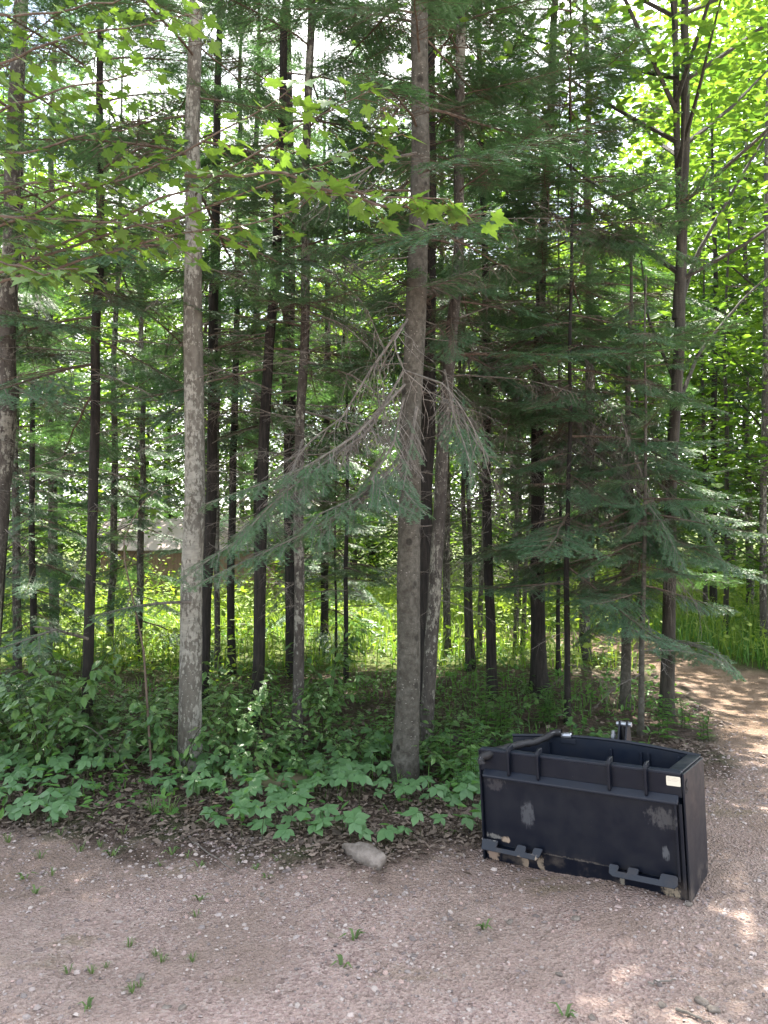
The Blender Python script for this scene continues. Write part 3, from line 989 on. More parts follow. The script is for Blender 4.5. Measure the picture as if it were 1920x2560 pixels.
# young firs filling the belt behind
FCROWN = [fir_crown(8.5, 1.5, 1.15, .17, 1), fir_crown(9, 1.2, 1.25, .18, 2), fir_crown(8, 1.9, 1.1, .16, 3), fir_crown(8, .5, 1.35, .12, 4)]
ftr = [trunk_mesh(np.array([(0, 0, -.1), (.06 * q_, .03, 3), (-.05, .05 * q_, 6), (.02, 0, 9)]), np.array([.06, .048, .034, .008]), MAT[m_], 12, .06, 1.0, 80 + q_) for q_, m_ in ((1, 'bark_dark'), (-1, 'bark_grey'))]
for k, (x, dd, sc, lab) in enumerate([(-60, 8.4, 1.1, 'young fir half cut off by the left edge behind the big trunk'), (40, 7.9, .75, 'bushy young fir filling the left edge behind the big trunk'), (75, 7.0, .55, 'small bushy fir near the left edge behind the shrubs'), (300, 9.0, .72, 'short bushy fir in front of the shed wall left of the pale trunk'), (700, 9.4, .85, 'bushy fir right of the slim spotted trunk against the light'), (118, 9.2, 1.0, 'slender young fir left of the dark slender trunk'),
        (560, 9.8, 1.05, 'young fir right of the shed gable behind leaning fir'),
        (1262, 8.8, 1.05, 'young fir directly behind the middle of the scoop'), (1540, 12.4, 1.0, 'young fir in shade beyond the trail bend'),
        (1620, 13.2, 1.1, 'young fir farthest right in the shade beyond the trail')]):
    p = at(x * S19, 1300, dd)
    t = empty('young_fir', (p[0], dd, float(gz(p[0], dd))), k * 1.3)
    tag(t, lab, 'tree', 'young firs in the back row')
    put('trunk', ftr[k % 2], t, scale=sc)
    put('crown', FCROWN[3 if sc < .9 else k % 3], t, scale=sc)

# second stem of the double trunk, leaning limb tree beside it
t, b, path, rad = T['Y']
d = b[1]
pp = np.array([at(*rp(*q), d) for q in [(1464, 690), (1474, 560), (1482, 300), (1484, 0)]] ) - b
pp = np.vstack([pp, pp[-1] + [.1, 0, 3.0]])
put('stem', trunk_mesh(pp, np.array([.05, .045, .036, .03, .008]), MAT['bark_maple'], 14, .05, 0, 71), t)


def limb(t, b, pts, r0, r1, mat='bark_maple', dd=0.0, name='limb'):
    P = np.array([at(*rp(x, y), b[1] + dd * i / (len(pts) - 1)) for i, (x, y) in enumerate(pts)]) - b
    n = 12
    P = np.array([interp(P, u)[0] for u in np.linspace(0, 1, n)])
    mb = MB(); mb.add(*tube(P, np.linspace(r0, r1, n), 8))
    return put(name, mb.mesh(name, MAT[mat], True), t)


limb(t, b, [(1470, 660), (1500, 560), (1590, 400), (1680, 250)], .022, .008, dd=.6)
limb(t, b, [(1462, 880), (1510, 760), (1610, 640), (1700, 560)], .02, .006, dd=1.0)
limb(t, b, [(1450, 1120), (1420, 1000), (1402, 900)], .012, .005, dd=.5)
limb(t, b, [(1456, 820), (1400, 690), (1385, 560)], .018, .006, dd=.4)


# ------------------------------------------------------------------ boughs that show singly in the photograph
def bough(tkey, pts, name='branch', rust=0.0, **kw):
    """pts: (x, y, distance) on the 1659-wide picture"""
    t, b, path, rad = T[tkey]
    P = np.array([at(*rp(x, y), d) for x, y, d in pts]) - b
    P = np.array([interp(P, u)[0] for u in np.linspace(0, 1, 12)])
    mb = MB()
    if name == 'branch':
        fir_on_path(mb, P, rust=rust, **kw)
        me = mb.mesh('fir_bough', [MAT['fir'], MAT['twig'], MAT['fir_rust']])
    else:
        dead_on_path(mb, P, **kw)
        me = mb.mesh('dead_bough', [MAT['twig']])
    return put(name, me, t)


KW = dict(r0=.008, bare=.42, spread=.31, gap=.05, step=.006, wd=.0042)
bough('B', [(872, 800, 4.65), (800, 930, 4.4), (700, 1000, 4.2), (600, 1075, 4.0), (500, 1180, 3.9)], **KW)
bough('B', [(866, 985, 4.6), (830, 1030, 4.4), (770, 1075, 4.2), (690, 1110, 4.05), (640, 1150, 4.0)], **KW)
bough('B', [(900, 880, 4.6), (880, 1000, 4.35), (870, 1060, 4.2), (920, 1112, 4.05)], bare=.5, spread=.22, gap=.05, step=.0055, wd=.0046)
bough('E', [(656, 1000, 5.2), (600, 1090, 4.8), (540, 1150, 4.5), (450, 1210, 4.3), (380, 1262, 4.1)], **KW)
bough('B', [(875, 830, 4.6), (770, 940, 4.3), (660, 1010, 4.1), (550, 1050, 3.95), (440, 1090, 3.85)], **KW)
bough('B', [(868, 1000, 4.6), (800, 1070, 4.3), (700, 1130, 4.1), (600, 1180, 4.0), (500, 1225, 3.9), (410, 1270, 3.85)], **KW)
bough('B', [(868, 1010, 4.6), (800, 1060, 4.4), (730, 1110, 4.25), (680, 1180, 4.15)], **KW)
bough('B', [(872, 860, 4.6), (850, 960, 4.35), (800, 1040, 4.2), (860, 1090, 4.1), (900, 1112, 4.0)], **KW)
bough('E', [(654, 950, 5.2), (620, 1060, 4.7), (560, 1130, 4.4), (500, 1160, 4.3)], **KW)
bough('D', [(955, 860, 5.2), (1000, 905, 4.9), (1030, 960, 4.7), (1060, 990, 4.6), (1110, 985, 4.5)], bare=.3, spread=.25, gap=.045, step=.0055, wd=.0046)
bough('D', [(960, 800, 5.2), (980, 900, 4.8), (1010, 980, 4.6), (1020, 1050, 4.5)], bare=.45, spread=.25, gap=.045, step=.0055, wd=.0046)
bough('D', [(948, 640, 5.2), (930, 620, 4.9), (960, 610, 4.7), (1020, 590, 4.5)], bare=.3, spread=.22, gap=.045, step=.0055, wd=.0046)
# drooping grey boughs with green ends on the right
bough('U', [(1165, 900, 6.9), (1260, 960, 6.3), (1360, 1040, 5.8), (1430, 1130, 5.5), (1480, 1230, 5.3)], r0=.012, bare=.55, spread=.5, gap=.045, rust=.015, step=.006, wd=.0055)
bough('U', [(1168, 860, 6.9), (1300, 960, 6.4), (1420, 1040, 6.0), (1520, 1130, 5.8), (1580, 1250, 5.7)], r0=.012, bare=.55, spread=.5, gap=.045, rust=.02, step=.006, wd=.0055)
bough('U', [(1165, 990, 6.9), (1280, 1030, 6.4), (1370, 1100, 5.9), (1400, 1180, 5.7), (1460, 1225, 5.5)], r0=.01, bare=.5, spread=.45, gap=.045, step=.006, wd=.0055)
bough('U', [(1165, 840, 6.9), (1300, 930, 6.5), (1400, 1010, 6.2), (1500, 1030, 6.0), (1600, 1010, 5.9)], r0=.01, bare=.5, spread=.4, gap=.045, step=.006, wd=.0055)
bough('U', [(1175, 480, 6.9), (1260, 500, 6.4), (1360, 520, 6.0), (1450, 540, 5.8), (1540, 570, 5.7)], r0=.01, bare=.3, spread=.5, gap=.045, step=.006, wd=.0055)
bough('U', [(1180, 330, 6.9), (1260, 300, 6.3), (1350, 260, 5.9), (1430, 230, 5.7)], r0=.01, bare=.25, spread=.5, gap=.045, step=.006, wd=.0055)
bough('U', [(1180, 130, 6.9), (1260, 100, 6.3), (1350, 70, 5.9), (1430, 60, 5.7)], r0=.01, bare=.25, spread=.5, gap=.045, step=.006, wd=.0055)
bough('U', [(1180, 220, 6.9), (1120, 200, 6.3), (1060, 190, 5.9), (1000, 215, 5.6)], r0=.01, bare=.25, spread=.5, gap=.045, step=.006, wd=.0055)
bough('Y', [(1445, 1380, 6.2), (1500, 1395, 5.9), (1560, 1420, 5.7), (1600, 1460, 5.6)], bare=.3, spread=.3, gap=.045, step=.006, wd=.0055)
bough('W', [(1352, 1350, 6.5), (1400, 1380, 6.3), (1460, 1400, 6.1), (1540, 1430, 6.0)], bare=.25, spread=.32, gap=.045, step=.006, wd=.0055)
bough('G', [(190, 1380, 5.2), (120, 1360, 5.0), (50, 1385, 4.8), (-30, 1410, 4.7)], bare=.3, spread=.3, gap=.045, step=.006, wd=.0055)
bough('A', [(412, 1300, 4.9), (360, 1302, 4.8), (290, 1310, 4.7), (200, 1330, 4.6)], bare=.25, spread=.25, gap=.05, step=.006, wd=.0055)
for pts in [[(872, 800, 4.6), (960, 830, 4.4), (1010, 900, 4.3), (1055, 990, 4.25)], [(872, 700, 4.6), (800, 800, 4.5), (740, 900, 4.4), (660, 960, 4.3), (600, 1060, 4.2)],
            [(880, 690, 4.6), (850, 740, 4.3), (870, 800, 4.2), (930, 850, 4.15), (985, 870, 4.1)], [(900, 330, 4.6), (830, 345, 4.5), (760, 380, 4.4), (640, 420, 4.3)]]:
    bough('B', pts, 'dead_branch', spread=.4, gap=.05)
for pts in [[(1165, 820, 6.9), (1250, 900, 6.3), (1330, 960, 6.0), (1450, 1020, 5.8)], [(1168, 900, 6.9), (1240, 1000, 6.3), (1300, 1060, 6.0), (1330, 1180, 5.9)], [(1168, 760, 6.9), (1100, 900, 6.3), (1080, 1020, 6.1), (1060, 1120, 6.0)],
            [(1180, 460, 6.9), (1250, 480, 6.2), (1330, 510, 5.9), (1400, 460, 5.8), (1425, 470, 5.7)], [(1165, 960, 6.9), (1260, 1020, 6.2), (1290, 1080, 6.0), (1340, 1130, 5.9), (1370, 1200, 5.8)]]:
    bough('U', pts, 'dead_branch', spread=.6, gap=.035)
for k in range(7):
    x0 = 1160 + 6 * k; y0 = 700 + 60 * k
    bough('U', [(x0, y0, 6.9), (x0 + 90, y0 + 60, 6.2), (x0 + 170 + 10 * k, y0 + 150, 5.8), (x0 + 200 + 22 * k, y0 + 270, 5.6)], 'dead_branch', spread=.45, gap=.04)
for k in range(4):
    bough('R', [(1050, 640 + 90 * k, 6.9), (1030 - 20 * k, 700 + 90 * k, 6.4), (1010 + 30 * k, 800 + 90 * k, 6.0), (1030 + 20 * k, 900 + 80 * k, 5.9)], 'dead_branch', spread=.4, gap=.045)
for k in range(4):
    bough('E', [(660, 560 + 110 * k, 5.3), (720 + 20 * k, 590 + 110 * k, 5.0), (790 + 20 * k, 660 + 100 * k, 4.9), (830, 760 + 90 * k, 4.8)], 'dead_branch', spread=.4, gap=.05)


# ------------------------------------------------------------------ broad-leaved crowns
def broad_crown(H, z0, rad, nclump, nleaf, leaf=.06, flat=.35, seed=0):
    mb = MB()
    cl = []
    for i in range(nclump):
        u = (i + .5) / nclump
        z = z0 + (H - z0) * u
        rr = rad * math.sin(math.pi * (0.18 + .80 * u)) ** .7
        a = i * 2.4 + random.uniform(-.4, .4)
        r = rr * math.sqrt(random.uniform(.15, 1))
        cl.append((r * math.cos(a), r * math.sin(a), z + random.uniform(-.3, .3)))
        b0 = np.array([0, 0, max(.6, z - r * .6 - .2)])
        e = np.array(cl[-1])
        lp = np.array([b0, b0 + (e - b0) * .45 + [0, 0, -.05 * r], e])
        lp = np.array([interp(lp, k)[0] for k in np.linspace(0, 1, 5)])
        mb.add(*tube(lp, np.linspace(.022, .006, 5), 4), 1)
    cl = np.array(cl)
    n = nleaf
    w = rng.integers(0, nclump, n)
    sp = rad * .33
    P = cl[w] + rng.normal(0, 1, (n, 3)) * [sp, sp, sp * flat]
    sz = leaf * rng.uniform(.65, 1.25, n)
    stamp(mb, LEAFV, LEAFF, P, rot_mats(n, .45), np.stack([sz, sz * 1.1, sz], -1))
    return mb.mesh('broad_crown', [MAT['broad'], MAT['bark_maple']])


put('crown', broad_crown(9.4, 4.3, 1.7, 34, 5200, .055, .25), T['Y'][0], (.1, 0, 0))  # maple's crown, mostly above the frame, added to dapple sun on the near gravel
CROWN = [broad_crown(11, .6, 2.6, 50, 9000, .08), broad_crown(9, .5, 2.3, 46, 8000, .08), broad_crown(13, .8, 2.9, 52, 9500, .085)]
CROWN_NEAR = [broad_crown(7.5, 1.2, 2.1, 50, 9500, .066, .25), broad_crown(6, .8, 1.7, 44, 8000, .062, .25)]
strt = trunk_mesh(np.array([(0, 0, -.1), (.05, 0, 3), (0, .06, 6), (.1, 0, 10)]), np.array([.11, .085, .06, .02]), MAT['bark_maple'], 12, .05, .8, 5)
thin = trunk_mesh(np.array([(0, 0, -.1), (.08, 0, 2), (.05, .06, 4), (.15, 0, 6.4)]), np.array([.05, .042, .03, .01]), MAT['bark_maple'], 10, .05, .8, 6)


def broad(name, x, y, me, tr, sc, label, group=None, cat='tree'):
    t = empty(name, (x, y, float(gz(x, y))), random.uniform(0, 6.28))
    tag(t, label, cat, group)
    put('trunk', tr, t, scale=sc)
    put('crown', me, t, scale=sc)
    return t


k = 0
for row, (yy, n, x0, x1) in enumerate([(25, 10, -15, 15), (31, 11, -19, 19), (40, 12, -26, 26)]):
    for q_ in range(n):
        x = x0 + (x1 - x0) * (q_ + random.uniform(.1, .9)) / n
        y = yy + random.uniform(-2, 2)
        if row == 0 and -9 < x < -3.5: y += 4
        broad('far_tree', x, y, CROWN[k % 3], strt, random.uniform(.9, 1.25) * (1 + .1 * row),
              'sunlit leafy tree in the wood closing off the meadow', 'leafy trees behind the meadow')
        k += 1
for (x, y, me, s, lab) in [(6.9, 11.6, 0, 1.45, 'bright yellow-green maple leaning over the trail at the right edge'),
                           (8.2, 15.2, 0, 1.6, 'tall yellow-green maple behind the right-edge maple'),
                           (4.6, 14.5, 1, 1.2, 'bright leafy maple beyond the bend of the trail'),
                           (2.6, 15.0, 1, 1.1, 'leafy young maple across the trail seen right of large spruce'),
                           (5.2, 9.6, 1, .75, 'low leafy maple sapling on the verge beyond the trail'),
                           (-6.4, 12.6, 0, 1.0, 'leafy maple left of the shed, glowing through the firs'),
                           (-.6, 17.0, 0, 1.0, 'leafy maple in the meadow behind the thickest fir'),
                           (-2.4, 20.5, 0, 1.1, 'leafy maple beside the gable end of the shed')]:
    broad('maple_tree', x, y, CROWN_NEAR[me], thin, s, lab)
for (x, y, m_, s_, lab) in [(-9.5, 19, 2, 1.05, 'tall leafy tree left of the shed high behind the firs'), (-5.6, 24, 2, 1.15, 'tall leafy tree rising behind the shed roof'), (-.4, 27.5, 2, 1.25, 'tall leafy tree rising behind the thickest fir'), (3.4, 26.5, 2, 1.2, 'tall leafy tree behind the large spruce'), (8.6, 19, 2, 1.1, 'tall leafy tree behind the maples at the right edge')]:
    broad('tall_tree', x, y, CROWN[m_], strt, s_, lab)
for i, (x, y) in enumerate([(4.7, 10.6), (5.1, 12.2), (4.2, 12.6), (6.6, 9.4), (3.7, 13.6)]):
    t = empty('bare_sapling', (x, y, float(gz(x, y))), i)
    tag(t, 'bare thin grey stem in the shaded wood beyond the trail', 'tree', 'thin stems beyond the trail')
    put('trunk', thin, t, scale=(.75, .75, 1.0))
    for q_ in range(4): put('dead_branch', random.choice(DEAD), t, (0.05, 0, 1.2 + .5 * q_), az_quat(q_ * 2.4, 0), .6)
    for q_ in range(6): put('branch', random.choice(FIR), t, (0.05, 0, 2.6 + .45 * q_), az_quat(q_ * 2.4, -.1), .8)


# ------------------------------------------------------------------ maple sprays hanging in from the left, each leaf its own piece
def maple_leaf():
    half = [(0, 0), (.16, -.10), (.42, -.12), (.34, .08), (.62, .16), (.86, .36), (.58, .40), (.56, .52), (.30, .46), (.26, .66), (.14, .74), (0, 1.0)]
    pts = [(x * .62, y) for x, y in half] + [(-x * .62, y) for x, y in half[-2:0:-1]]
    V = [(x, y, .16 * abs(x) - .10 * y * y - .06 * x * x) for x, y in pts]
    c = len(V)
    V.append((0, .34, -.01))
    mb = MB()
    mb.add(V, [(i, (i + 1) % c, c) for i in range(c)], 0)
    mb.add(*tube([(0, 0, 0), (0, -.18, .02), (0, -.34, .08)], [.012, .010, .010], 3), 1)
    return mb.mesh('maple_leaf', [MAT['maple'], MAT['petiole']], True)


pn = N('red_leaf_stalk')
MAT['petiole'] = pn.done((0.22, 0.07, 0.035), 0.5, 0.3)
ML = maple_leaf()
mt = empty('maple_sapling', (-2.55, 3.9, float(gz(-2.55, 3.9))))
tag(mt, 'maple sapling whose bright leafy sprays hang in at upper left', 'tree')
mb0 = np.array([-2.55, 3.9, mt.location.z])
put('trunk', trunk_mesh(np.array([(0, 0, -.08), (.05, .02, 1.5), (.1, 0, 3), (.25, 0, 5.0)]), np.array([.05, .042, .03, .01]), MAT['bark_maple'], 12, .05, .6, 9), mt)
SPRAYS = []  # each: pixel path (1659 wide) with distance, leaf size, count
SPRAYS += [([(-150, 560, 3.9), (150, 420, 3.6), (400, 330, 3.4), (560, 240, 3.2), (655, 170, 3.0)], .085, 34),
           ([(-150, 600, 3.9), (150, 520, 3.7), (420, 400, 3.5), (620, 290, 3.3), (740, 220, 3.2), (810, 190, 3.1)], .08, 42),
           ([(-150, 640, 3.9), (200, 520, 3.7), (480, 440, 3.5), (640, 370, 3.4), (780, 320, 3.3), (870, 290, 3.2)], .075, 40),
           ([(-150, 640, 3.9), (200, 560, 3.7), (430, 500, 3.5), (560, 480, 3.3), (660, 440, 3.2), (700, 400, 3.1)], .08, 34),
           ([(400, 380, 3.5), (640, 380, 3.3), (800, 420, 3.1), (900, 435, 2.95), (970, 430, 2.9)], .09, 20),
           ([(640, 390, 3.3), (860, 450, 3.1), (1000, 465, 3.0), (1050, 462, 2.95)], .075, 10),
           ([(-150, 300, 3.9), (60, 220, 3.7), (180, 180, 3.5), (330, 150, 3.4)], .075, 30),
           ([(-150, 200, 3.9), (80, 100, 3.6), (240, 60, 3.5), (430, 30, 3.4)], .075, 36),
           ([(-150, 460, 3.9), (60, 390, 3.7), (220, 400, 3.5), (380, 330, 3.4)], .07, 36),
           ([(-150, 480, 3.9), (60, 470, 3.6), (200, 470, 3.5), (330, 490, 3.4), (420, 560, 3.3)], .07, 34),
           ([(-150, 500, 3.9), (0, 560, 3.5), (90, 590, 3.3), (170, 580, 3.2)], .085, 14),
           ([(-150, 340, 3.9), (60, 330, 3.7), (200, 290, 3.6), (300, 270, 3.5)], .07, 26),
           ([(-150, 40, 3.9), (60, 30, 3.7), (200, 10, 3.6), (380, -20, 3.5)], .07, 24)]
nl = 0
extra_leaf = MB()
LV = np.array([v.co[:] for v in ML.vertices]); LF = np.array([p.vertices[:] for p in ML.polygons if len(p.vertices) == 3 and p.material_index == 0])
for pts, sz, cnt in SPRAYS:
    P = np.array([at(*rp(x, y), d) for x, y, d in pts]) - mb0
    P = np.array([interp(P, u)[0] for u in np.linspace(0, 1, 14)])
    P[1:-1] += rng.normal(0, .008, (12, 3))
    mb = MB()
    mb.add(*tube(P, np.linspace(.009, .0022, 14), 5))
    spots = []
    for q_ in range(cnt):
        u = .22 + .78 * (q_ + random.random() * .8) / cnt
        p, d_, L = interp(P, min(u, .999))
        side = random.choice((-1, 1))
        dd = rotv(d_, side * R(random.uniform(35, 80))); dd[2] *= .4
        l = random.uniform(.05, .22) * (1.15 - .6 * u)
        tw = bent(p, dd, l, .2, .05, 4)
        mb.add(*tube(tw, np.linspace(.0022, .0012, 4), 3))
        spots.append((tw[-1], dd, 1.06 * sz * random.uniform(.7, 1.15)))
        if random.random() < .75: spots.append((tw[1], rotv(dd, random.uniform(-1.2, 1.2)), 1.0 * sz * random.uniform(.6, 1.1)))
    spots.append((P[-1], interp(P, .98)[1], sz * 1.2))
    put('branch', mb.mesh('maple_branch', MAT['twig_dark']), mt)
    for (p, d_, s_) in spots:
        az = math.atan2(d_[1], d_[0]) + random.uniform(-.6, .6) - math.pi / 2
        qt = Quaternion((0, 0, 1), az) @ Quaternion((1, 0, 0), R(random.uniform(-42, 6))) @ Quaternion((0, 1, 0), R(random.uniform(-30, 30)))
        off = qt @ Vector((0, .34 * s_, -.08 * s_))
        if nl < 300:
            put('leaf', ML, mt, Vector(p) + off, qt, s_)
        else:
            M3 = np.array(qt.to_matrix())
            extra_leaf.add((LV * s_) @ M3.T + np.array(Vector(p) + off), LF)
        nl += 1
if extra_leaf.n:
    tag(put('foliage', extra_leaf.mesh('maple_foliage', MAT['maple']), mt), kind='stuff')
# smaller spray of pale leaves in front of the pale trunk
m2 = empty('maple_seedling', ground_hit(*rp(330, 1690)))
tag(m2, 'small maple with arching pale leaf spray in front of the shed roof', 'tree')
b2 = np.array(m2.location)
P0 = np.array([(0, 0, -.04), at(*rp(310, 1400), b2[1]) - b2, at(*rp(262, 1180), b2[1]) - b2, at(*rp(300, 1090), b2[1]) - b2, at(*rp(352, 1050), b2[1]) - b2, at(*rp(400, 1042), b2[1]) - b2])
P0 = np.array([interp(P0, u)[0] for u in np.linspace(0, 1, 16)])
mb = MB(); mb.add(*tube(P0, np.linspace(.009, .002, 16), 6))
put('trunk', mb.mesh('seedling_stem', MAT['twig_dark'], True), m2)
for q_ in range(34):
    u = .55 + .45 * q_ / 34
    p, d_, _ = interp(P0, u)
    p = p + rng.normal(0, 1, 3) * [.13, .08, .07]
    qt = Quaternion((0, 0, 1), random.uniform(0, 6.28)) @ Quaternion((1, 0, 0), R(random.uniform(-35, 10)))
    put('leaf', ML, m2, p, qt, random.uniform(.045, .07))


# ------------------------------------------------------------------ shrubs, vines and weeds
def oval_leaf(mb, p, d, up, L, w, mi=0, droop=.25):
    d = d / (np.linalg.norm(d) + 1e-9)
    s = np.cross(d, up); s /= np.linalg.norm(s) + 1e-9
    n = np.cross(s, d)
    V = [p, p + d * L * .3 + s * w * .45 + n * .05 * L, p + d * L * .62 + s * w * .42 - n * droop * .2 * L, p + d * L - n * droop * L * .55,
         p + d * L * .62 - s * w * .42 - n * droop * .2 * L, p + d * L * .3 - s * w * .45 + n * .05 * L, p + d * L * .32 - n * .02 * L, p + d * L * .64 - n * droop * .28 * L]
    mb.add(V, [(0, 1, 6), (1, 2, 7), (1, 7, 6), (2, 3, 7), (0, 6, 5), (6, 7, 5), (5, 7, 4), (7, 3, 4)], mi)


def shrub_meshes(h, spread, nst, leaf, seed):
    st, fo = MB(), MB()
    for s in range(nst):
        a = s * 2.4 + random.uniform(-.5, .5)
        e = np.array([math.cos(a) * spread * random.uniform(.5, 1), math.sin(a) * spread * random.uniform(.5, 1), h * random.uniform(.65, 1.05)])
        P = np.array([[0, 0, -.04], e * [.35, .35, .6], e])
        P = np.array([interp(P, u)[0] for u in np.linspace(0, 1, 7)])
        st.add(*tube(P, np.linspace(.005, .0018, 7), 4))
        for u in np.arange(.3, 1.01, .085):
            p, d, _ = interp(P, min(u, .995))
            for sg in (-1, 1):
                dd = rotv([d[0], d[1], 0] if abs(d[0]) + abs(d[1]) > .1 else [1, 0, 0], sg * R(random.uniform(45, 95)) + random.uniform(-.3, .3))
                dd = np.array(dd); dd[2] = random.uniform(-.25, .25)
                tw = bent(p, dd, random.uniform(.03, .13), .1, .05, 3)
                st.add(*tube(tw, [.0015, .0012, .001], 3))
                for k_ in range(random.choice((1, 2, 3))):
                    d2 = rotv(dd, random.uniform(-.9, .9)); d2[2] -= .12
                    oval_leaf(fo, tw[-1 if k_ == 0 else 1], np.array(d2), np.array([random.uniform(-.25, .25), random.uniform(-.25, .25) - .15, 1.0]), leaf * random.uniform(.6, 1.2), leaf * random.uniform(.42, .56))
    return st.mesh('shrub_stem', MAT['stem']), fo.mesh('shrub_foliage', MAT['shrub'])


SHR = [shrub_meshes(.7, .5, 6, .105, 0), shrub_meshes(.55, .55, 6, .095, 1), shrub_meshes(.9, .5, 6, .11, 2), shrub_meshes(.6, .6, 7, .10, 3), shrub_meshes(.45, .45, 5, .085, 4)]
nsh = 0
spots = []
tries = 0
while len(spots) < 66 and tries < 6000:
    tries += 1
    x = random.uniform(-4.4, 1.4); y = random.uniform(4.75, 6.9)
    if sdist(np.array([x]), np.array([y]))[0] > -.55: continue
    if x > -.1 and y < 7.2 and random.random() < .8: continue
    if x > .5 and random.random() < .7: continue
    if any(math.hypot(x - a, y - b_) < .34 for a, b_ in spots): continue
    spots.append((x, y))
for (x, y) in spots:
    big = x < -.3
    v = random.choice((0, 1, 2, 3)) if big else random.choice((1, 4, 4, 3))
    s_, f_ = SHR[v]
    t = empty('shrub', (x, y, float(height(x, y))), random.uniform(0, 6.28))
    sc = random.uniform(.7, 1.05) * (1.0 if x < -1.2 else .78) * float(np.clip(1 - .34 * (y - 4.9), .38, .85))
    tag(t, 'leafy green shrub in the thicket under the trees', 'shrub', 'shrubs in the shaded thicket')
    put('stem', s_, t, scale=sc)
    tag(put('foliage', f_, t, scale=sc), kind='stuff')
# tall sapling shrub at the far left
for (px, py, sc, lab) in [(168, 1640, .95, 'tall thin-stemmed shrub leaning against the dark slender fir'), (90, 1690, .75, 'large-leaved shrub at the left edge nearest the gravel'),
                          (520, 1640, .7, 'bright-leaved shrub between the pale trunk and slim spotted fir'), (700, 1560, .8, 'shrub with white glossy leaves left of the thickest fir')]:
    b = ground_hit(*rp(px, py))
    t = empty('shrub', b, px)
    tag(t, lab, 'shrub')
    s_, f_ = SHR[2]
    put('stem', s_, t, scale=sc); tag(put('foliage', f_, t, scale=sc), kind='stuff')

# five-leaflet vine plants along the gravel edge: each leaflet its own piece
def leaflet():
    mb = MB()
    oval_leaf(mb, np.zeros(3), np.array([1.0, 0, 0]), np.array([0, 0, 1.0]), 1.0, .62, 0, .2)
    return mb.mesh('leaflet', MAT['vine'], True)


LFL = leaflet()
STEMS = []
for k in range(3):
    mb = MB(); mb.add(*tube([(0, 0, -.02), (.02 * k, .01, .5), (.08, -.02 * k, 1)], [.012, .010, .008], 4)); STEMS.append(mb.mesh('vine_stem', MAT['stem']))
vs = []
tries = 0
while len(vs) < 270 and tries < 9000:
    tries += 1
    px = random.uniform(-30, 1215); py = random.uniform(1880, 2120)
    edge = np.interp(px, [0, 300, 500, 650, 850, 1000, 1210], [2060, 2095, 2060, 2150, 2125, 2110, 2090])
    if py > edge: continue
    if 430 < px < 600 and py > 1960 and random.random() < .8: continue
    if py < 1930 and random.random() < .6: continue
    if 620 < px < 780 and 1935 < py < 1990: continue
    b = ground_hit(px, py)
    if float(vnoise(b[0], b[1], 2.6, 77)) < .27: continue
    if math.hypot(b[0] - .23, b[1] - 4.73) < .17 or math.hypot(b[0] + 1.26, b[1] - 4.86) < .15: continue
    if any(np.hypot(*(b[:2] - q_[:2])) < .07 for q_ in vs): continue
    vs.append(b)
for b in vs:
    b[2] = float(height(b[0], b[1]))
    h = random.uniform(.04, .17)
    t = empty('vine_plant', b, random.uniform(0, 6.28))
    tag(t, 'low vine plant with five spread leaflets at the gravel edge', 'plant', 'five-leaflet vine plants along the gravel edge')
    k = random.randrange(3)
    put('stem', STEMS[k], t, scale=(.22, .22, h))
    top = Vector((.08 * .22, -.02 * k * .22, h))
    s_ = random.uniform(.052, .088)
    a0 = random.uniform(0, 6.28)
    nod = Quaternion((1, 0, 0), R(random.uniform(5, 35)))
    yaw = Quaternion((0, 0, 1), -t.rotation_euler.z)
    for j in range(5):
        a = a0 + (j - 2) * R(62) + random.uniform(-.12, .12)
        qt = yaw @ nod @ Quaternion((0, 0, 1), a) @ Quaternion((0, 1, 0), R(random.uniform(-2, 28)))
        put('leaf', LFL, t, top, qt, s_ * (1.0 if j in (1, 2, 3) else .78) * random.uniform(.88, 1.1))


# upright weeds and ferny plants near the scoop
def weed_mesh(h, nst, leaf):
    st, fo = MB(), MB()
    for s in range(nst):
        a = s * 2.4
        e = np.array([math.cos(a) * .12 * random.random(), math.sin(a) * .12 * random.random(), h * random.uniform(.7, 1)])
        P = np.array([interp(np.array([[math.cos(a) * .04, math.sin(a) * .04, -.03], e * [.5, .5, .5], e]), u)[0] for u in np.linspace(0, 1, 6)])
        st.add(*tube(P, np.linspace(.0035, .0015, 6), 4))
        az = 0
        for u in np.arange(.18, 1.0, .05):
            p, d, _ = interp(P, u)
            az += 2.1
            dd = np.array([math.cos(az), math.sin(az), .45 - .3 * (1 - u)])
            oval_leaf(fo, p, dd, np.array([0, 0, 1.0]), leaf * (1.2 - .65 * u) * random.uniform(.8, 1.2), leaf * .26, 0, .35)
    return st.mesh('weed_stem', MAT['stem']), fo.mesh('weed_foliage', MAT['herb'])


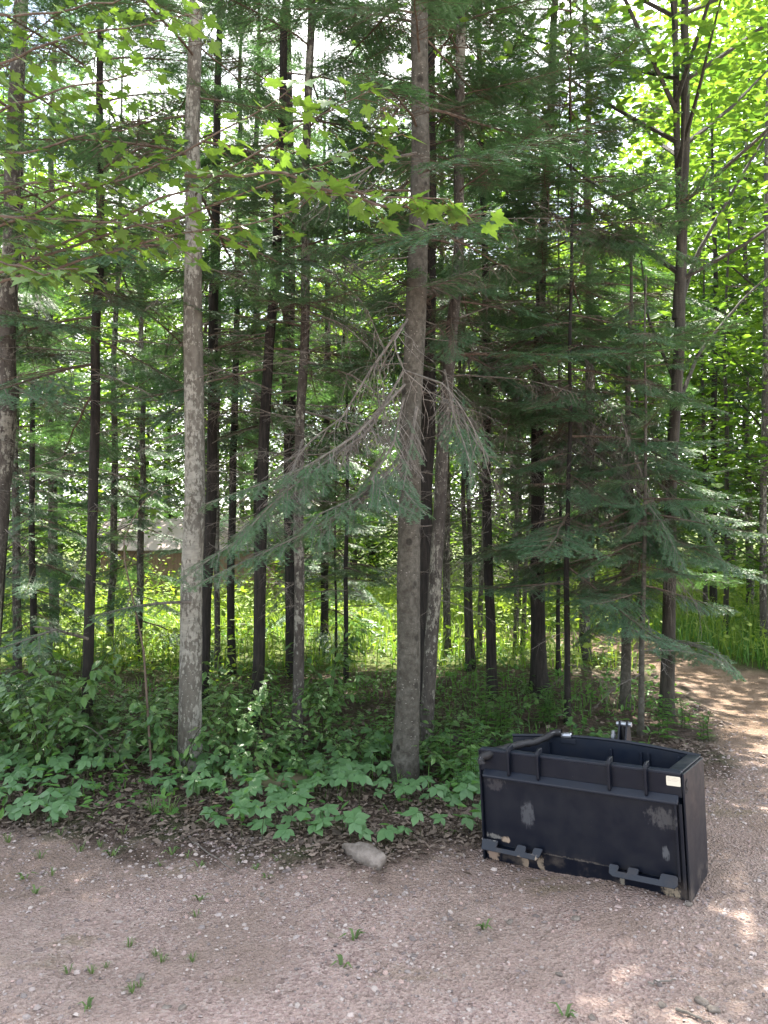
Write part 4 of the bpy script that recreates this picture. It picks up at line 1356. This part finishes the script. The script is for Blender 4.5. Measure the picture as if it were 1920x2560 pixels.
WD = [weed_mesh(.55, 6, .11), weed_mesh(.35, 5, .09), weed_mesh(.22, 4, .06)]
for (px, py, v, lab) in [(1045, 1610, 0, 'tall leafy weed clump standing behind the left end of the scoop'), (1085, 1600, 1, 'leafy weed clump just behind the hose end of the scoop'),
                         (968, 1690, 1, 'pale sunlit weed right of the thickest fir base'), (1010, 1680, 1, 'yellow-green weed between the thickest fir and the scoop'), (820, 1640, 1, 'glossy narrow-leaved weed left of the thickest fir base'),
                         (635, 1655, 2, 'small spiky weed at the foot of the slim spotted fir'), (1180, 1575, 1, 'ferny plant behind the middle of the scoop'), (1480, 1580, 2, 'small bright weed beside the trail behind the scoop'),
                         (1520, 1600, 2, 'small weed at the trail edge right of the scoop corner'), (1430, 1610, 1, 'sunlit weed behind the right corner of the scoop'), (1020, 1720, 1, 'leafy weed against the left side of the scoop'), (995, 1740, 2, 'low weed left of the scoop in leaf litter')]:
    b = ground_hit(*rp(px, py)); b[2] = float(height(b[0], b[1]))
    t = empty('weed', b, px)
    tag(t, lab, 'plant')
    put('stem', WD[v][0], t); tag(put('foliage', WD[v][1], t), kind='stuff')


def tuft_mesh(n, h, w, splay):
    mb = MB()
    for i in range(n):
        a = random.uniform(0, 6.28)
        b = np.array([math.cos(a), math.sin(a), 0]) * random.uniform(0, .02)
        d = np.array([math.cos(a), math.sin(a), 0]); s = np.array([-d[1], d[0], 0])
        L = h * random.uniform(.5, 1.1); k = random.uniform(.3, 1) * splay
        P = [b, b + d * L * k * .4 + [0, 0, L * .6], b + d * L * k + [0, 0, L * (.9 - .45 * k)]]
        V = [P[0] - s * w, P[0] + s * w, P[1] + s * w, P[1] - s * w, P[2]]
        mb.add(V, [(0, 1, 2), (0, 2, 3), (3, 2, 4)])
    return mb.mesh('grass_tuft', MAT['tuft'])


TUFT = [tuft_mesh(16, .06, .0022, 1.1), tuft_mesh(12, .09, .003, 1.0), tuft_mesh(26, .16, .003, 1.0), tuft_mesh(7, .07, .008, 1.3)]
tuft_px = [(170, 2430, 0), (230, 2425, 0), (265, 2410, 0), (330, 2475, 0), (350, 2460, 0), (405, 2400, 0), (480, 2400, 0), (390, 2385, 0), (325, 2360, 0), (220, 2515, 3), (500, 2250, 3), (490, 2290, 0), (885, 2350, 3),
           (855, 2415, 3), (1210, 2315, 3), (1415, 2540, 3), (640, 2180, 3), (665, 2200, 3), (690, 2165, 1), (130, 2190, 1), (100, 2150, 1), (60, 2200, 3), (200, 2130, 1), (250, 2120, 1), (150, 2095, 1), (280, 2140, 3), (90, 2235, 3),
           (430, 2140, 3), (470, 2150, 1), (400, 2165, 1), (500, 2170, 3), (545, 1950, 2), (420, 2050, 2), (385, 2045, 2), (1130, 2090, 3), (900, 2080, 1), (20, 2110, 1), (310, 2090, 1)]
for k, (px, py, v) in enumerate(tuft_px):
    b = ground_hit(px, py); b[2] = float(height(b[0], b[1]))
    o = put('grass_tuft', TUFT[v], None, b, Quaternion((0, 0, 1), k * 1.7), random.uniform(.45, .8) if v != 2 else random.uniform(.8, 1.1))
    tag(o, 'small green weed or grass tuft growing from the gravel', 'grass tuft', 'tufts scattered over the gravel')

# ------------------------------------------------------------------ stones, log, sticks
def rock(name, b, sx, sy, sz, rz, label, mat='rock', seed=0, cat='stone', sub=3):
    import bmesh
    bm = bmesh.new()
    bmesh.ops.create_icosphere(bm, subdivisions=sub, radius=1)
    for v in bm.verts:
        c = v.co
        k = 1 + .6 * (float(vnoise(c.x * 1.3 + seed, c.y * 1.3 + c.z, 1.0, seed)) - .5) + .34 * (float(vnoise(c.x * 3.5 + 2, c.y * 3.5 - c.z * 3, 1.0, seed + 1)) - .5)
        v.co = Vector((np.sign(c.x) * abs(c.x) ** .8, np.sign(c.y) * abs(c.y) ** .8, np.sign(c.z) * abs(c.z) ** .75)) * k
        v.co = Vector((v.co.x * sx, v.co.y * sy, v.co.z * sz))
    me = bpy.data.meshes.new(name); bm.to_mesh(me); bm.free()
    for p in me.polygons: p.use_smooth = True
    me.materials.append(MAT[mat])
    o = put(name, me, None, b, Quaternion((0, 0, 1), rz))
    tag(o, label, cat)
    return o


b = ground_hit(908, 2150); b[2] = float(height(b[0], b[1])) + .02
rock('stone', b, .115, .045, .045, -.75, 'grey oblong rock at the gravel edge in the middle foreground', seed=3)
b = ground_hit(350, 2440); b[2] = float(height(b[0], b[1])) + .006
rock('stone', b, .017, .013, .012, .3, 'pale rounded pebble among grass tufts at lower left', seed=5, sub=2)
for k, (px, py, s_, lab) in enumerate([(1440, 2300, .016, 'whitish stone on the gravel below the scoop'), (1275, 2300, .014, 'light stone left of centre below the scoop'), (1755, 2510, .02, 'largest pale stone in the lower right corner'), (1785, 2530, .018, 'grey-green stone beside the largest pale stone'),
                                       (1655, 2515, .014, 'tan stone left of the largest pale stone'), (1480, 2545, .012, 'pale stone at the bottom edge right of centre'), (417, 2518, .013, 'dark stone at the bottom left'), (455, 2520, .013, 'dark stone right of a twin at the bottom left'),
                                       (655, 2238, .012, 'white pebble left of the oblong rock'), (1398, 2430, .011, 'pale pebble in the sunlit gravel patch'), (1720, 2262, .014, 'pale stone against the near corner of the scoop')]):
    b = ground_hit(px, py); b[2] = float(height(b[0], b[1])) + s_ * .2
    rock('stone', b, s_ * 1.25, s_ * .85, s_ * .5, k, lab, seed=10 + k, sub=2)
b = ground_hit(690, 1962); b[2] = float(height(b[0], b[1])) + .012
rock('flat_stone', b, .30, .10, .035, .06, 'flat mossy stone slab lying among the vines', 'mossy', 31)
# fallen log behind the scoop
pa, pb = ground_hit(1120, 1865), ground_hit(1260, 1880)
mb = MB()
P = np.array([pa + (pb - pa) * u + [0, .05 * math.sin(u * 5), .045] for u in np.linspace(-.15, 1.05, 10)])
V, Fc = tube(P, np.array([.01, .05, .055, .052, .055, .05, .053, .05, .045, .01]), 12)
mb.add(V, Fc)
tag(put('fallen_log', mb.mesh('fallen_log', MAT['bark_maple'], True)), 'rotting log lying behind the left end of the scoop', 'log')
# pale dead branch arching over the left shrubs
b = ground_hit(330, 1935)
t = empty('fallen_branch', b); tag(t, 'pale bare broken branch sticking out of the left shrubs', 'branch')
P = np.array([at(px, py, b[1] - .03) for px, py in [(330, 1938), (290, 1880), (235, 1825), (170, 1795), (145, 1797)]]) - b
P = np.array([interp(P, u)[0] for u in np.linspace(0, 1, 12)])
mb = MB(); dead_on_path(mb, P, .0065, .3, .1, p_sub=.4)
put('limb', mb.mesh('dead_limb', MAT['twig']), t)
for k, (a, c, lab) in enumerate([((1690, 2530), (1790, 2575), 'bare stick cut by the bottom right corner'), ((480, 2120), (600, 2190), 'thin straw stalk lying on the gravel at left'), ((1730, 1765), (1850, 1800), 'thin stick on the trail edge behind the scoop'),
                                 ((1620, 2460), (1690, 2455), 'short tan twig on the lower right gravel'), ((1660, 1790), (1700, 1800), 'forked twig at the foot of the double trunk')]):
    pa, pb = ground_hit(*a), ground_hit(*c)
    P = np.array([pa + (pb - pa) * u for u in np.linspace(0, 1, 8)]); P[:, 2] = height(P[:, 0], P[:, 1]) + .008
    P[1:-1, :2] += rng.normal(0, .006, (6, 2))
    mb = MB(); mb.add(*tube(P, np.linspace(.006 if k == 0 else .003, .002, 8), 6))
    tag(put('stick', mb.mesh('stick', MAT['twig'])), lab, 'stick')


# ------------------------------------------------------------------ the shed behind the trees
def wood_mat():
    n = N('brown_board')
    co = n.coord()
    oi = n.new('ObjectInfo')
    a = n.noise(n.mapping(co, (1, 1, .12)), 30, 4)
    c = n.mix(n.ramp(a, (.35, 0.0), (.65, 1.0)), (.20, .125, .08), (.33, .22, .145))
    c = n.mix(n.math('MULTIPLY', oi.outputs['Random'], .35), c, (.18, .12, .085))
    return n.done(c, .8, .2)


MAT['wood'] = wood_mat()
rn = N('pinkish_metal_roof')
MAT['roof'] = rn.done(rn.mix(rn.noise(rn.coord(), 4, 4), (.42, .33, .33), (.55, .45, .45)), .45, .5)
SD = 21.5
rl = at(250 * S19, 1122 * S19, SD + 1.2); rr_ = at(592 * S19, 1122 * S19, SD + 1.2)
wid = rr_[0] - rl[0] + .2
zr = rl[2]                    # ridge
zg = float(gz(-4, SD)) - .05
eave = zr - .72
sh = empty('shed', (rl[0], SD, zg), 0)
tag(sh, 'brown board shed with pale pinkish metal roof behind the trees', 'shed')
Hh = eave - zg
dep = 2.4
nb = int(wid / .2)
bme = MB(); bme.add(*box(0, wid / nb - .008, 0, .022, 0, Hh)); bme = bme.mesh('wall_board', MAT['wood'])
for i in range(nb): put('board', bme, sh, (i * wid / nb, random.uniform(0, .006), 0))
nb2 = 12
for i in range(nb2):
    y = dep * (i + .5) / nb2
    top = Hh + .72 * (1 - abs(y - dep / 2) / (dep / 2)) - .04
    m_ = MB(); m_.add(*box(0, .022, 0, dep / nb2 - .008, 0, top))
    put('board', m_.mesh('gable_board', MAT['wood']), sh, (wid + .003 + random.uniform(0, .005), dep * i / nb2 + .03, 0))
m_ = MB(); m_.add(*box(.0, wid - .01, .03, dep, 0.0, Hh - .02)); put('wall', m_.mesh('shed_core', MAT['wood']), sh)
npan = int((wid + .5) / .45)
sl_ = math.hypot(dep / 2 + .25, .72 + .15)
for side in (0, 1):
    for i in range(npan):
        m_ = MB()
        w_ = (wid + .5) / npan
        m_.add(*box(0, w_ - .004, 0, sl_, 0, .02)); m_.add(*box(0, .03, 0, sl_, .018, .045))
        o = put('roof_panel', m_.mesh('roof_panel', MAT['roof']), sh)
        ang = math.atan2(.72 + .15, dep / 2 + .25)
        if side == 0:
            o.location = (-.25 + i * w_, -.25, Hh - .15); o.rotation_euler = (ang, 0, 0)
        else:
            o.location = (-.25 + (i + 1) * w_, dep + .25, Hh - .15); o.rotation_euler = (ang, 0, math.pi)
m_ = MB()
add_prism(m_, [(-.27, Hh - .19), (dep / 2, Hh + .70), (dep + .27, Hh - .19), (dep + .27, Hh - .33), (dep / 2, Hh + .55), (-.27, Hh - .33)], 0, wid + .26, wid + .285)
wd2 = N('dark_trim'); put('trim', m_.mesh('gable_trim', wd2.done((.10, .065, .045), .7, .2)), sh)


# ------------------------------------------------------------------ the scoop (loader bucket)
def paint(name, marks=True, base=(.0022, .0042, .0105), rough=.42):
    n = N(name)
    co = n.coord()
    sep = n.new('SeparateXYZ'); n.set(sep.inputs[0], co)
    u, v, w = sep.outputs
    no = n.noise(co, 9, 5, .65)
    fi = n.noise(n.mapping(co, (1, 1, .25)), 90, 4, .7)
    c = n.mix(n.math('MULTIPLY', n.ramp(no, (.42, 0.0), (.72, 1.0)), .35), base, (.013, .0135, .016))
    spk = n.ramp(n.vor(co, 55), (.035, 1.0), (.06, 0.0))
    c = n.mix(n.math('MULTIPLY', spk, n.ramp(n.noise(co, 6, 2), (.55, 0.0), (.65, .6))), c, (.22, .21, .20))

    def blob(cu, cw, ru, rw, soft=.5, nz=.5, pw=1.0):
        a = n.math('DIVIDE', n.math('SUBTRACT', u, cu), ru)
        b_ = n.math('DIVIDE', n.math('SUBTRACT', w, cw), rw)
        d_ = n.math('ADD', n.math('POWER', n.math('ABSOLUTE', a), 2.4), n.math('POWER', n.math('ABSOLUTE', b_), 2.4))
        m = n.ramp(n.math('ADD', d_, n.math('ADD', n.math('MULTIPLY', n.math('SUBTRACT', fi, .5), 2 + nz * 4), n.math('MULTIPLY', n.math('SUBTRACT', n.noise(co, 38, 3), .5), nz * 7))), (.25, 1.0), (1.0, 0.0))
        return m
    if marks:
        for (cu, cw, ru, rw, nz, am, cl) in [(.235, .255, .036, .062, .35, .34, (.15, .155, .165)), (.855, .335, .065, .045, .55, .32, (.14, .135, .13)), (.86, .19, .016, .032, .3, .35, (.2, .21, .22)), (.075, .375, .05, .03, .7, .3, (.11, .10, .10)),
                                            (.05, .125, .035, .014, .8, .6, (.22, .21, .19)), (.118, .118, .022, .016, .5, .9, (.30, .23, .17)), (.04, .03, .035, .032, .4, .95, (.27, .20, .155)), (.205, .028, .018, .04, .6, .9, (.27, .21, .155)),
                                            (.285, .03, .018, .045, .6, .9, (.25, .20, .15)), (.875, .03, .04, .035, .5, .95, (.26, .215, .16)), (.665, .03, .012, .03, .8, .7, (.24, .22, .18)), (.45, .088, .16, .006, .9, .3, (.20, .17, .14))]:
            c = n.mix(n.math('MULTIPLY', blob(cu, cw, ru, rw, .5, nz), am), c, cl)
        dust = n.math('MULTIPLY', n.ramp(w, (0.0, 1.0), (.12, 0.0)), n.ramp(no, (.5, 0.0), (.7, .55)))
        c = n.mix(dust, c, (.18, .145, .115))
    n.bump(fi, .06, .002)
    n.set(n.b.inputs['Roughness'], rough)
    n.done(c, n.ramp(no, (.3, rough - .08), (.7, rough + .15)), .30)
    return n.m


MAT['paint'] = paint('black_scoop_paint')
MAT['paint2'] = paint('lighter_blue_black_paint', True, (.012, .016, .026), .36)  # lighter, bluer base for lip, rim, rails, flange, hook plates and tray
MAT['inner'] = paint('inner_blue_black_paint', False, (.004, .008, .018), .4)
cn = N('cream_decal'); MAT['decal'] = cn.done((.62, .58, .47), .5, .4)
cn = N('decal_print'); MAT['print'] = cn.done((.40, .37, .31), .6, .3)
cn = N('rubber_hose_sleeve'); cn.bump(cn.noise(cn.coord(), 160, 3), .5, .004); MAT['rubber'] = cn.done((.014, .014, .016), .6, .4)
cn = N('zinc_steel'); cn.b.inputs['Metallic'].default_value = .8; MAT['zinc'] = cn.done((.36, .38, .42), .45, .5)
cn = N('pale_seam'); MAT['seam'] = cn.done((.22, .22, .23), .6, .3)

BR = at(1714, 2257, 1); BR = np.array([0, 0, CAM_H]) + (BR - [0, 0, CAM_H]) * (CAM_H / (CAM_H - BR[2]))
BLr = ray(1213, 2150); BL = np.array([0, 0, CAM_H]) + BLr * ((-.05 - CAM_H) / BLr[2])
U_ = BR - BL; U_ /= np.linalg.norm(U_)
V_ = np.cross([0, 0, 1], U_); V_ /= np.linalg.norm(V_)
N_ = np.cross(U_, V_)
bk = empty('loader_bucket', BL)
Mx = Matrix(((U_[0], V_[0], N_[0]), (U_[1], V_[1], N_[1]), (U_[2], V_[2], N_[2])))
bk.rotation_euler = Mx.to_euler()
tag(bk, 'black steel loader bucket with cream sticker standing on the gravel', 'loader bucket')
BW, BH = .94, .535


def bpart(name, mb, mat, bw=.003, parent=None, label=None):
    o = put(name, mb.mesh(name, mat), parent or bk)
    if bw: bevel(o, bw)
    if label: o['label'] = label
    return o


def loc(px, py, v):
    """pixel -> bucket coordinates on the plane at depth v"""
    r = ray(px, py); o_ = np.array([0, 0, CAM_H])
    t = np.dot(BL + V_ * v - o_, V_) / np.dot(r, V_)
    q = o_ + r * t - BL
    return np.array([q @ U_, v, q @ N_])


m_ = MB(); m_.add(*box(.010, .926, .0, .010, .088, .43)); bpart('back_plate', m_, MAT['paint'])
m_ = MB(); m_.add(*box(0, BW, .002, .012, .432, BH)); bpart('upper_plate', m_, MAT['paint'])
m_ = MB(); add_prism(m_, [(.006, .0865), (.016, .0865), (.030, .0), (.018, .0)], 0, .002, BW - .002); bpart('lower_strip', m_, MAT['paint'])
m_ = MB(); add_prism(m_, [(.0, .444), (-.030, .420), (-.030, .410), (-.024, .408), (.0, .428)], 0, .022, .927); lip = bpart('lip', m_, MAT['paint2'], .003)
m_ = MB(); add_prism(m_, [(.0, .0), (.0, BH), (.38, .508), (.345, .0)], 0, BW + .002, BW + .012); sp_ = bpart('side_panel', m_, MAT['paint'], .003)
m_ = MB(); add_prism(m_, [(.0, .0), (.0, BH - .004), (.06, BH - .02), (.36, .475), (.345, .0)], 0, -.010, -.001); bpart('side_panel', m_, MAT['paint'], .003)
for (a0, a1, v0) in [(.926, .939, -.014), (.910, .920, -.024), (.001, .009, -.02)]:
    m_ = MB(); m_.add(*box(a0, a1, v0, -.001, .058 if a0 > .915 or a0 < .1 else .09, .41)); bpart('upright_bar', m_, MAT['paint'], .002)
# far wall with arched rim and inner ribs
arc = [(BW * k / 16, .507 + .030 * math.sin(math.pi * k / 16)) for k in range(17)]
m_ = MB()
prof = [(BW, 0.01), (0, 0.01)] + arc
n_ = len(prof)
fv = lambda p: .345 + .035 * p[1] / .51
Vv = [(p[0], fv(p), p[1]) for p in prof] + [(p[0], fv(p) + .012, p[1]) for p in prof]
m_.add(Vv, [(i, (i + 1) % n_, (i + 1) % n_ + n_, i + n_) for i in range(n_)])
m_.Fs.append(np.array([list(range(n_ - 1, -1, -1))])); m_.mi.append(np.array([0])); m_.Fs.append(np.array([list(range(n_, 2 * n_))])); m_.mi.append(np.array([0]))
bpart('far_wall', m_, MAT['inner'], .002)
m_ = MB()
Pr = np.array([(p[0], fv(p) + .004, p[1] + .004) for p in arc]); m_.add(*tube(Pr, .0085, 6)); bpart('rim', m_, MAT['paint2'], 0)
for a in (.20, .52, .665, .70, .84):
    m_ = MB(); add_prism(m_, [(.338, .012), (.3445, .012), (.3785, .50), (.366, .50)], 0, a, a + .012); bpart('inner_rib', m_, MAT['inner'], .002)
m_ = MB(); m_.add(*box(.004, BW - .004, .034, .340, .004, .014)); bpart('floor_plate', m_, MAT['inner'], 0)
for (a0, a1) in ((.884, BW + .002),):
    m_ = MB(); add_prism(m_, [(.034, BH - .004), (.034, BH + .006), (.376, .517), (.376, .508)], 0, a0, a1); bpart('top_flange', m_, MAT['paint2'], .003)
m_ = MB(); m_.add(*box(.0, BW + .002, .0135, .034, BH - .022, BH + .0055)); bpart('top_rail', m_, MAT['paint2'], .005)
m_ = MB(); add_prism(m_, [(-.001, BH - .010), (-.001, BH + .003), (.012, BH + .0045), (.012, BH - .010)], 0, .0, BW + .001); bpart('rail_edge', m_, MAT['paint2'], .003)
for a in (.157, .305, .638, .797):
    m_ = MB()
    add_prism(m_, [(-.020, .424), (-.026, .436), (-.026, .545), (-.020, .560), (-.008, .567), (.026, .567), (.034, .560), (.034, BH + .007), (-.003, BH + .007), (-.003, .424)], 0, a - .006, a + .007)
    bpart('gusset', m_, MAT['paint'], .0035)


def hook(out):
    m_ = MB()
    tilt = lambda p: -.044 + (p[1] - .054) / .053 * .016
    n_ = len(out)
    V = [(p[0], tilt(p), p[1] + .012) for p in out] + [(p[0], tilt(p) + .009, p[1] + .008) for p in out]
    m_.add(V, [(i, (i + 1) % n_, (i + 1) % n_ + n_, i + n_) for i in range(n_)])
    m_.Fs.append(np.array([list(range(n_ - 1, -1, -1))])); m_.mi.append(np.array([0])); m_.Fs.append(np.array([list(range(n_, 2 * n_))])); m_.mi.append(np.array([0]))
    return m_


h1 = bpart('hook_plate', hook([(.004, .056), (.004, .096), (.012, .104), (.086, .105), (.089, .100), (.081, .076), (.176, .076), (.186, .100), (.192, .106), (.226, .106), (.232, .100), (.229, .079), (.262, .079), (.268, .100), (.274, .106), (.308, .107), (.313, .102), (.300, .072), (.280, .054)]), MAT['paint2'], .002)
h2 = bpart('hook_plate', hook([(.640, .054), (.622, .064), (.621, .094), (.627, .102), (.660, .102), (.665, .096), (.660, .079), (.700, .079), (.705, .100), (.712, .103), (.746, .103), (.751, .097), (.745, .079), (.836, .079), (.842, .099), (.848, .104), (.905, .104), (.911, .098), (.911, .068), (.897, .054)]), MAT['paint2'], .002)
for (a0, a1) in ((.008, .29), (.63, .905)):
    m_ = MB(); m_.add(*box(a0, a1, -.034, .006, .070, .082)); bpart('hook_shelf', m_, MAT['paint'], .001)
# sticker, with printed lines, and a pressed mark on the side
def rrect(x0, x1, z0, z1, r):
    P = []
    for cx, cz, a0 in ((x1 - r, z1 - r, 0), (x0 + r, z1 - r, 90), (x0 + r, z0 + r, 180), (x1 - r, z0 + r, 270)):
        for k in range(4):
            a = R(a0 + 30 * k); P.append((cx + r * math.cos(a), cz + r * math.sin(a)))
    return P


m_ = MB(); add_prism(m_, [(p[0], p[1]) for p in rrect(.879, .937, .479, .519, .004)], 1, -.0003, .0018)
dc = bpart('sticker', m_, MAT['decal'], 0)
m_ = MB()
for k, (x0, x1) in enumerate([(.884, .897), (.901, .928), (.884, .896), (.901, .931), (.884, .900), (.905, .925)]):
    zz = .513 - .0055 * (k // 2) - .001
    m_.add(*box(x0, x1, -.0008, -.0005, zz - .0011, zz))
bpart('print', m_, MAT['print'], 0, dc)
m_ = MB()
for (p0, p1) in (((.022, .50), (.022, .462)), ((.024, .480), (.048, .500)), ((.024, .482), (.048, .458)), ((.018, .452), (.050, .449))):
    p0 = np.array(p0); p1 = np.array(p1); d_ = (p1 - p0) / np.linalg.norm(p1 - p0); s2 = np.array([-d_[1], d_[0]]) * .003
    add_prism(m_, [tuple(p0 - s2), tuple(p1 - s2), tuple(p1 + s2), tuple(p0 + s2)], 0, BW + .0125, BW + .0145)
bpart('raised_mark', m_, MAT['rubber'], 0, sp_)
# hose with sleeve, coupler
hp = [loc(1404, 1831, .375), loc(1385, 1832, .37), loc(1360, 1846, .33), loc(1335, 1856, .26), loc(1305, 1860, .18), loc(1270, 1869, .10), loc(1240, 1880, .03), loc(1215, 1889, -.012), loc(1205, 1893, -.02), loc(1203, 1900, -.03), loc(1204, 1908, -.03)]
hp = np.array([interp(np.array(hp), u)[0] for u in np.linspace(0, 1, 40)])
rr2 = np.linspace(.0165, .020, 40) * (1 + .10 * np.sin(np.arange(40) * 1.3))
m_ = MB(); m_.add(*tube(hp, rr2, 12)); ho = put('hose', m_.mesh('hose', MAT['rubber'], True), bk)
_, a_, b_ = frames(hp)
m_ = MB(); m_.add(*tube(hp - a_ * 0 + np.array([0, -.011, .006]) - b_ * 0.0 + np.array([0, -.003, 0]), .0022, 5)); put('seam', m_.mesh('hose_seam', MAT['seam']), ho)
c0, c1 = loc(1402, 1838, .38), loc(1430, 1839, .38)
m_ = MB()
Pc = np.array([c0 + (c1 - c0) * u for u in (0, .05, .3, .32, .9, .95)]); m_.add(*tube(Pc, [.004, .011, .011, .014, .014, .006], 8)); bpart('coupler', m_, MAT['zinc'], 0)
m_ = MB(); ca = loc(1405, 1846, .383); m_.add(*box(ca[0], ca[0] + .075, .372, .40, ca[2] - .02, ca[2] + .004)); bpart('coupler_tray', m_, MAT['paint2'], .002)
# hinge bracket behind the far wall
cb = loc(1558, 1806, .46); ct = loc(1568, 1850, .46)
u0 = cb[0]
for k, du in enumerate((-.020, .016)):
    m_ = MB(); add_prism(m_, [(.392, .38), (.392, .50), (.44, cb[2] - .01), (.450, cb[2] + .008), (.472, cb[2] + .008), (.482, cb[2] - .01), (.50, .50), (.50, .38)], 0, u0 + du, u0 + du + .010)
    bpart('bracket', m_, MAT['paint'], .003)
m_ = MB(); m_.add(*tube([(u0 - .034, .462, cb[2] - .008), (u0 - .033, .462, cb[2] - .008), (u0 - .022, .462, cb[2] - .008), (u0 + .028, .462, cb[2] - .008), (u0 + .040, .462, cb[2] - .008), (u0 + .041, .462, cb[2] - .008)], [.002, .011, .011, .011, .012, .002], 10)); bpart('pin', m_, MAT['zinc'], 0)
m_ = MB(); m_.add(*tube([(u0 - .046, .44, .44), (u0 - .046, .44, .572), (u0 - .046, .44, .576)], [.010, .010, .002], 8)); m_.add(*tube([(u0 - .046, .44, .535), (u0 - .046, .44, .538), (u0 - .046, .44, .555), (u0 - .046, .44, .558)], [.004, .014, .014, .004], 6)); bpart('fitting', m_, MAT['zinc'], 0)
m_ = MB(); m_.add(*tube([(u0 - .002, .475, .30), (u0 - .002, .470, .50), (u0 - .002, .463, cb[2] - .012)], [.018, .018, .012], 10)); bpart('cylinder', m_, MAT['rubber'], 0)
m_ = MB(); m_.add(*box(u0 - .04, u0 + .04, .384, .52, .28, .38)); bpart('bracket_base', m_, MAT['paint'], .004)
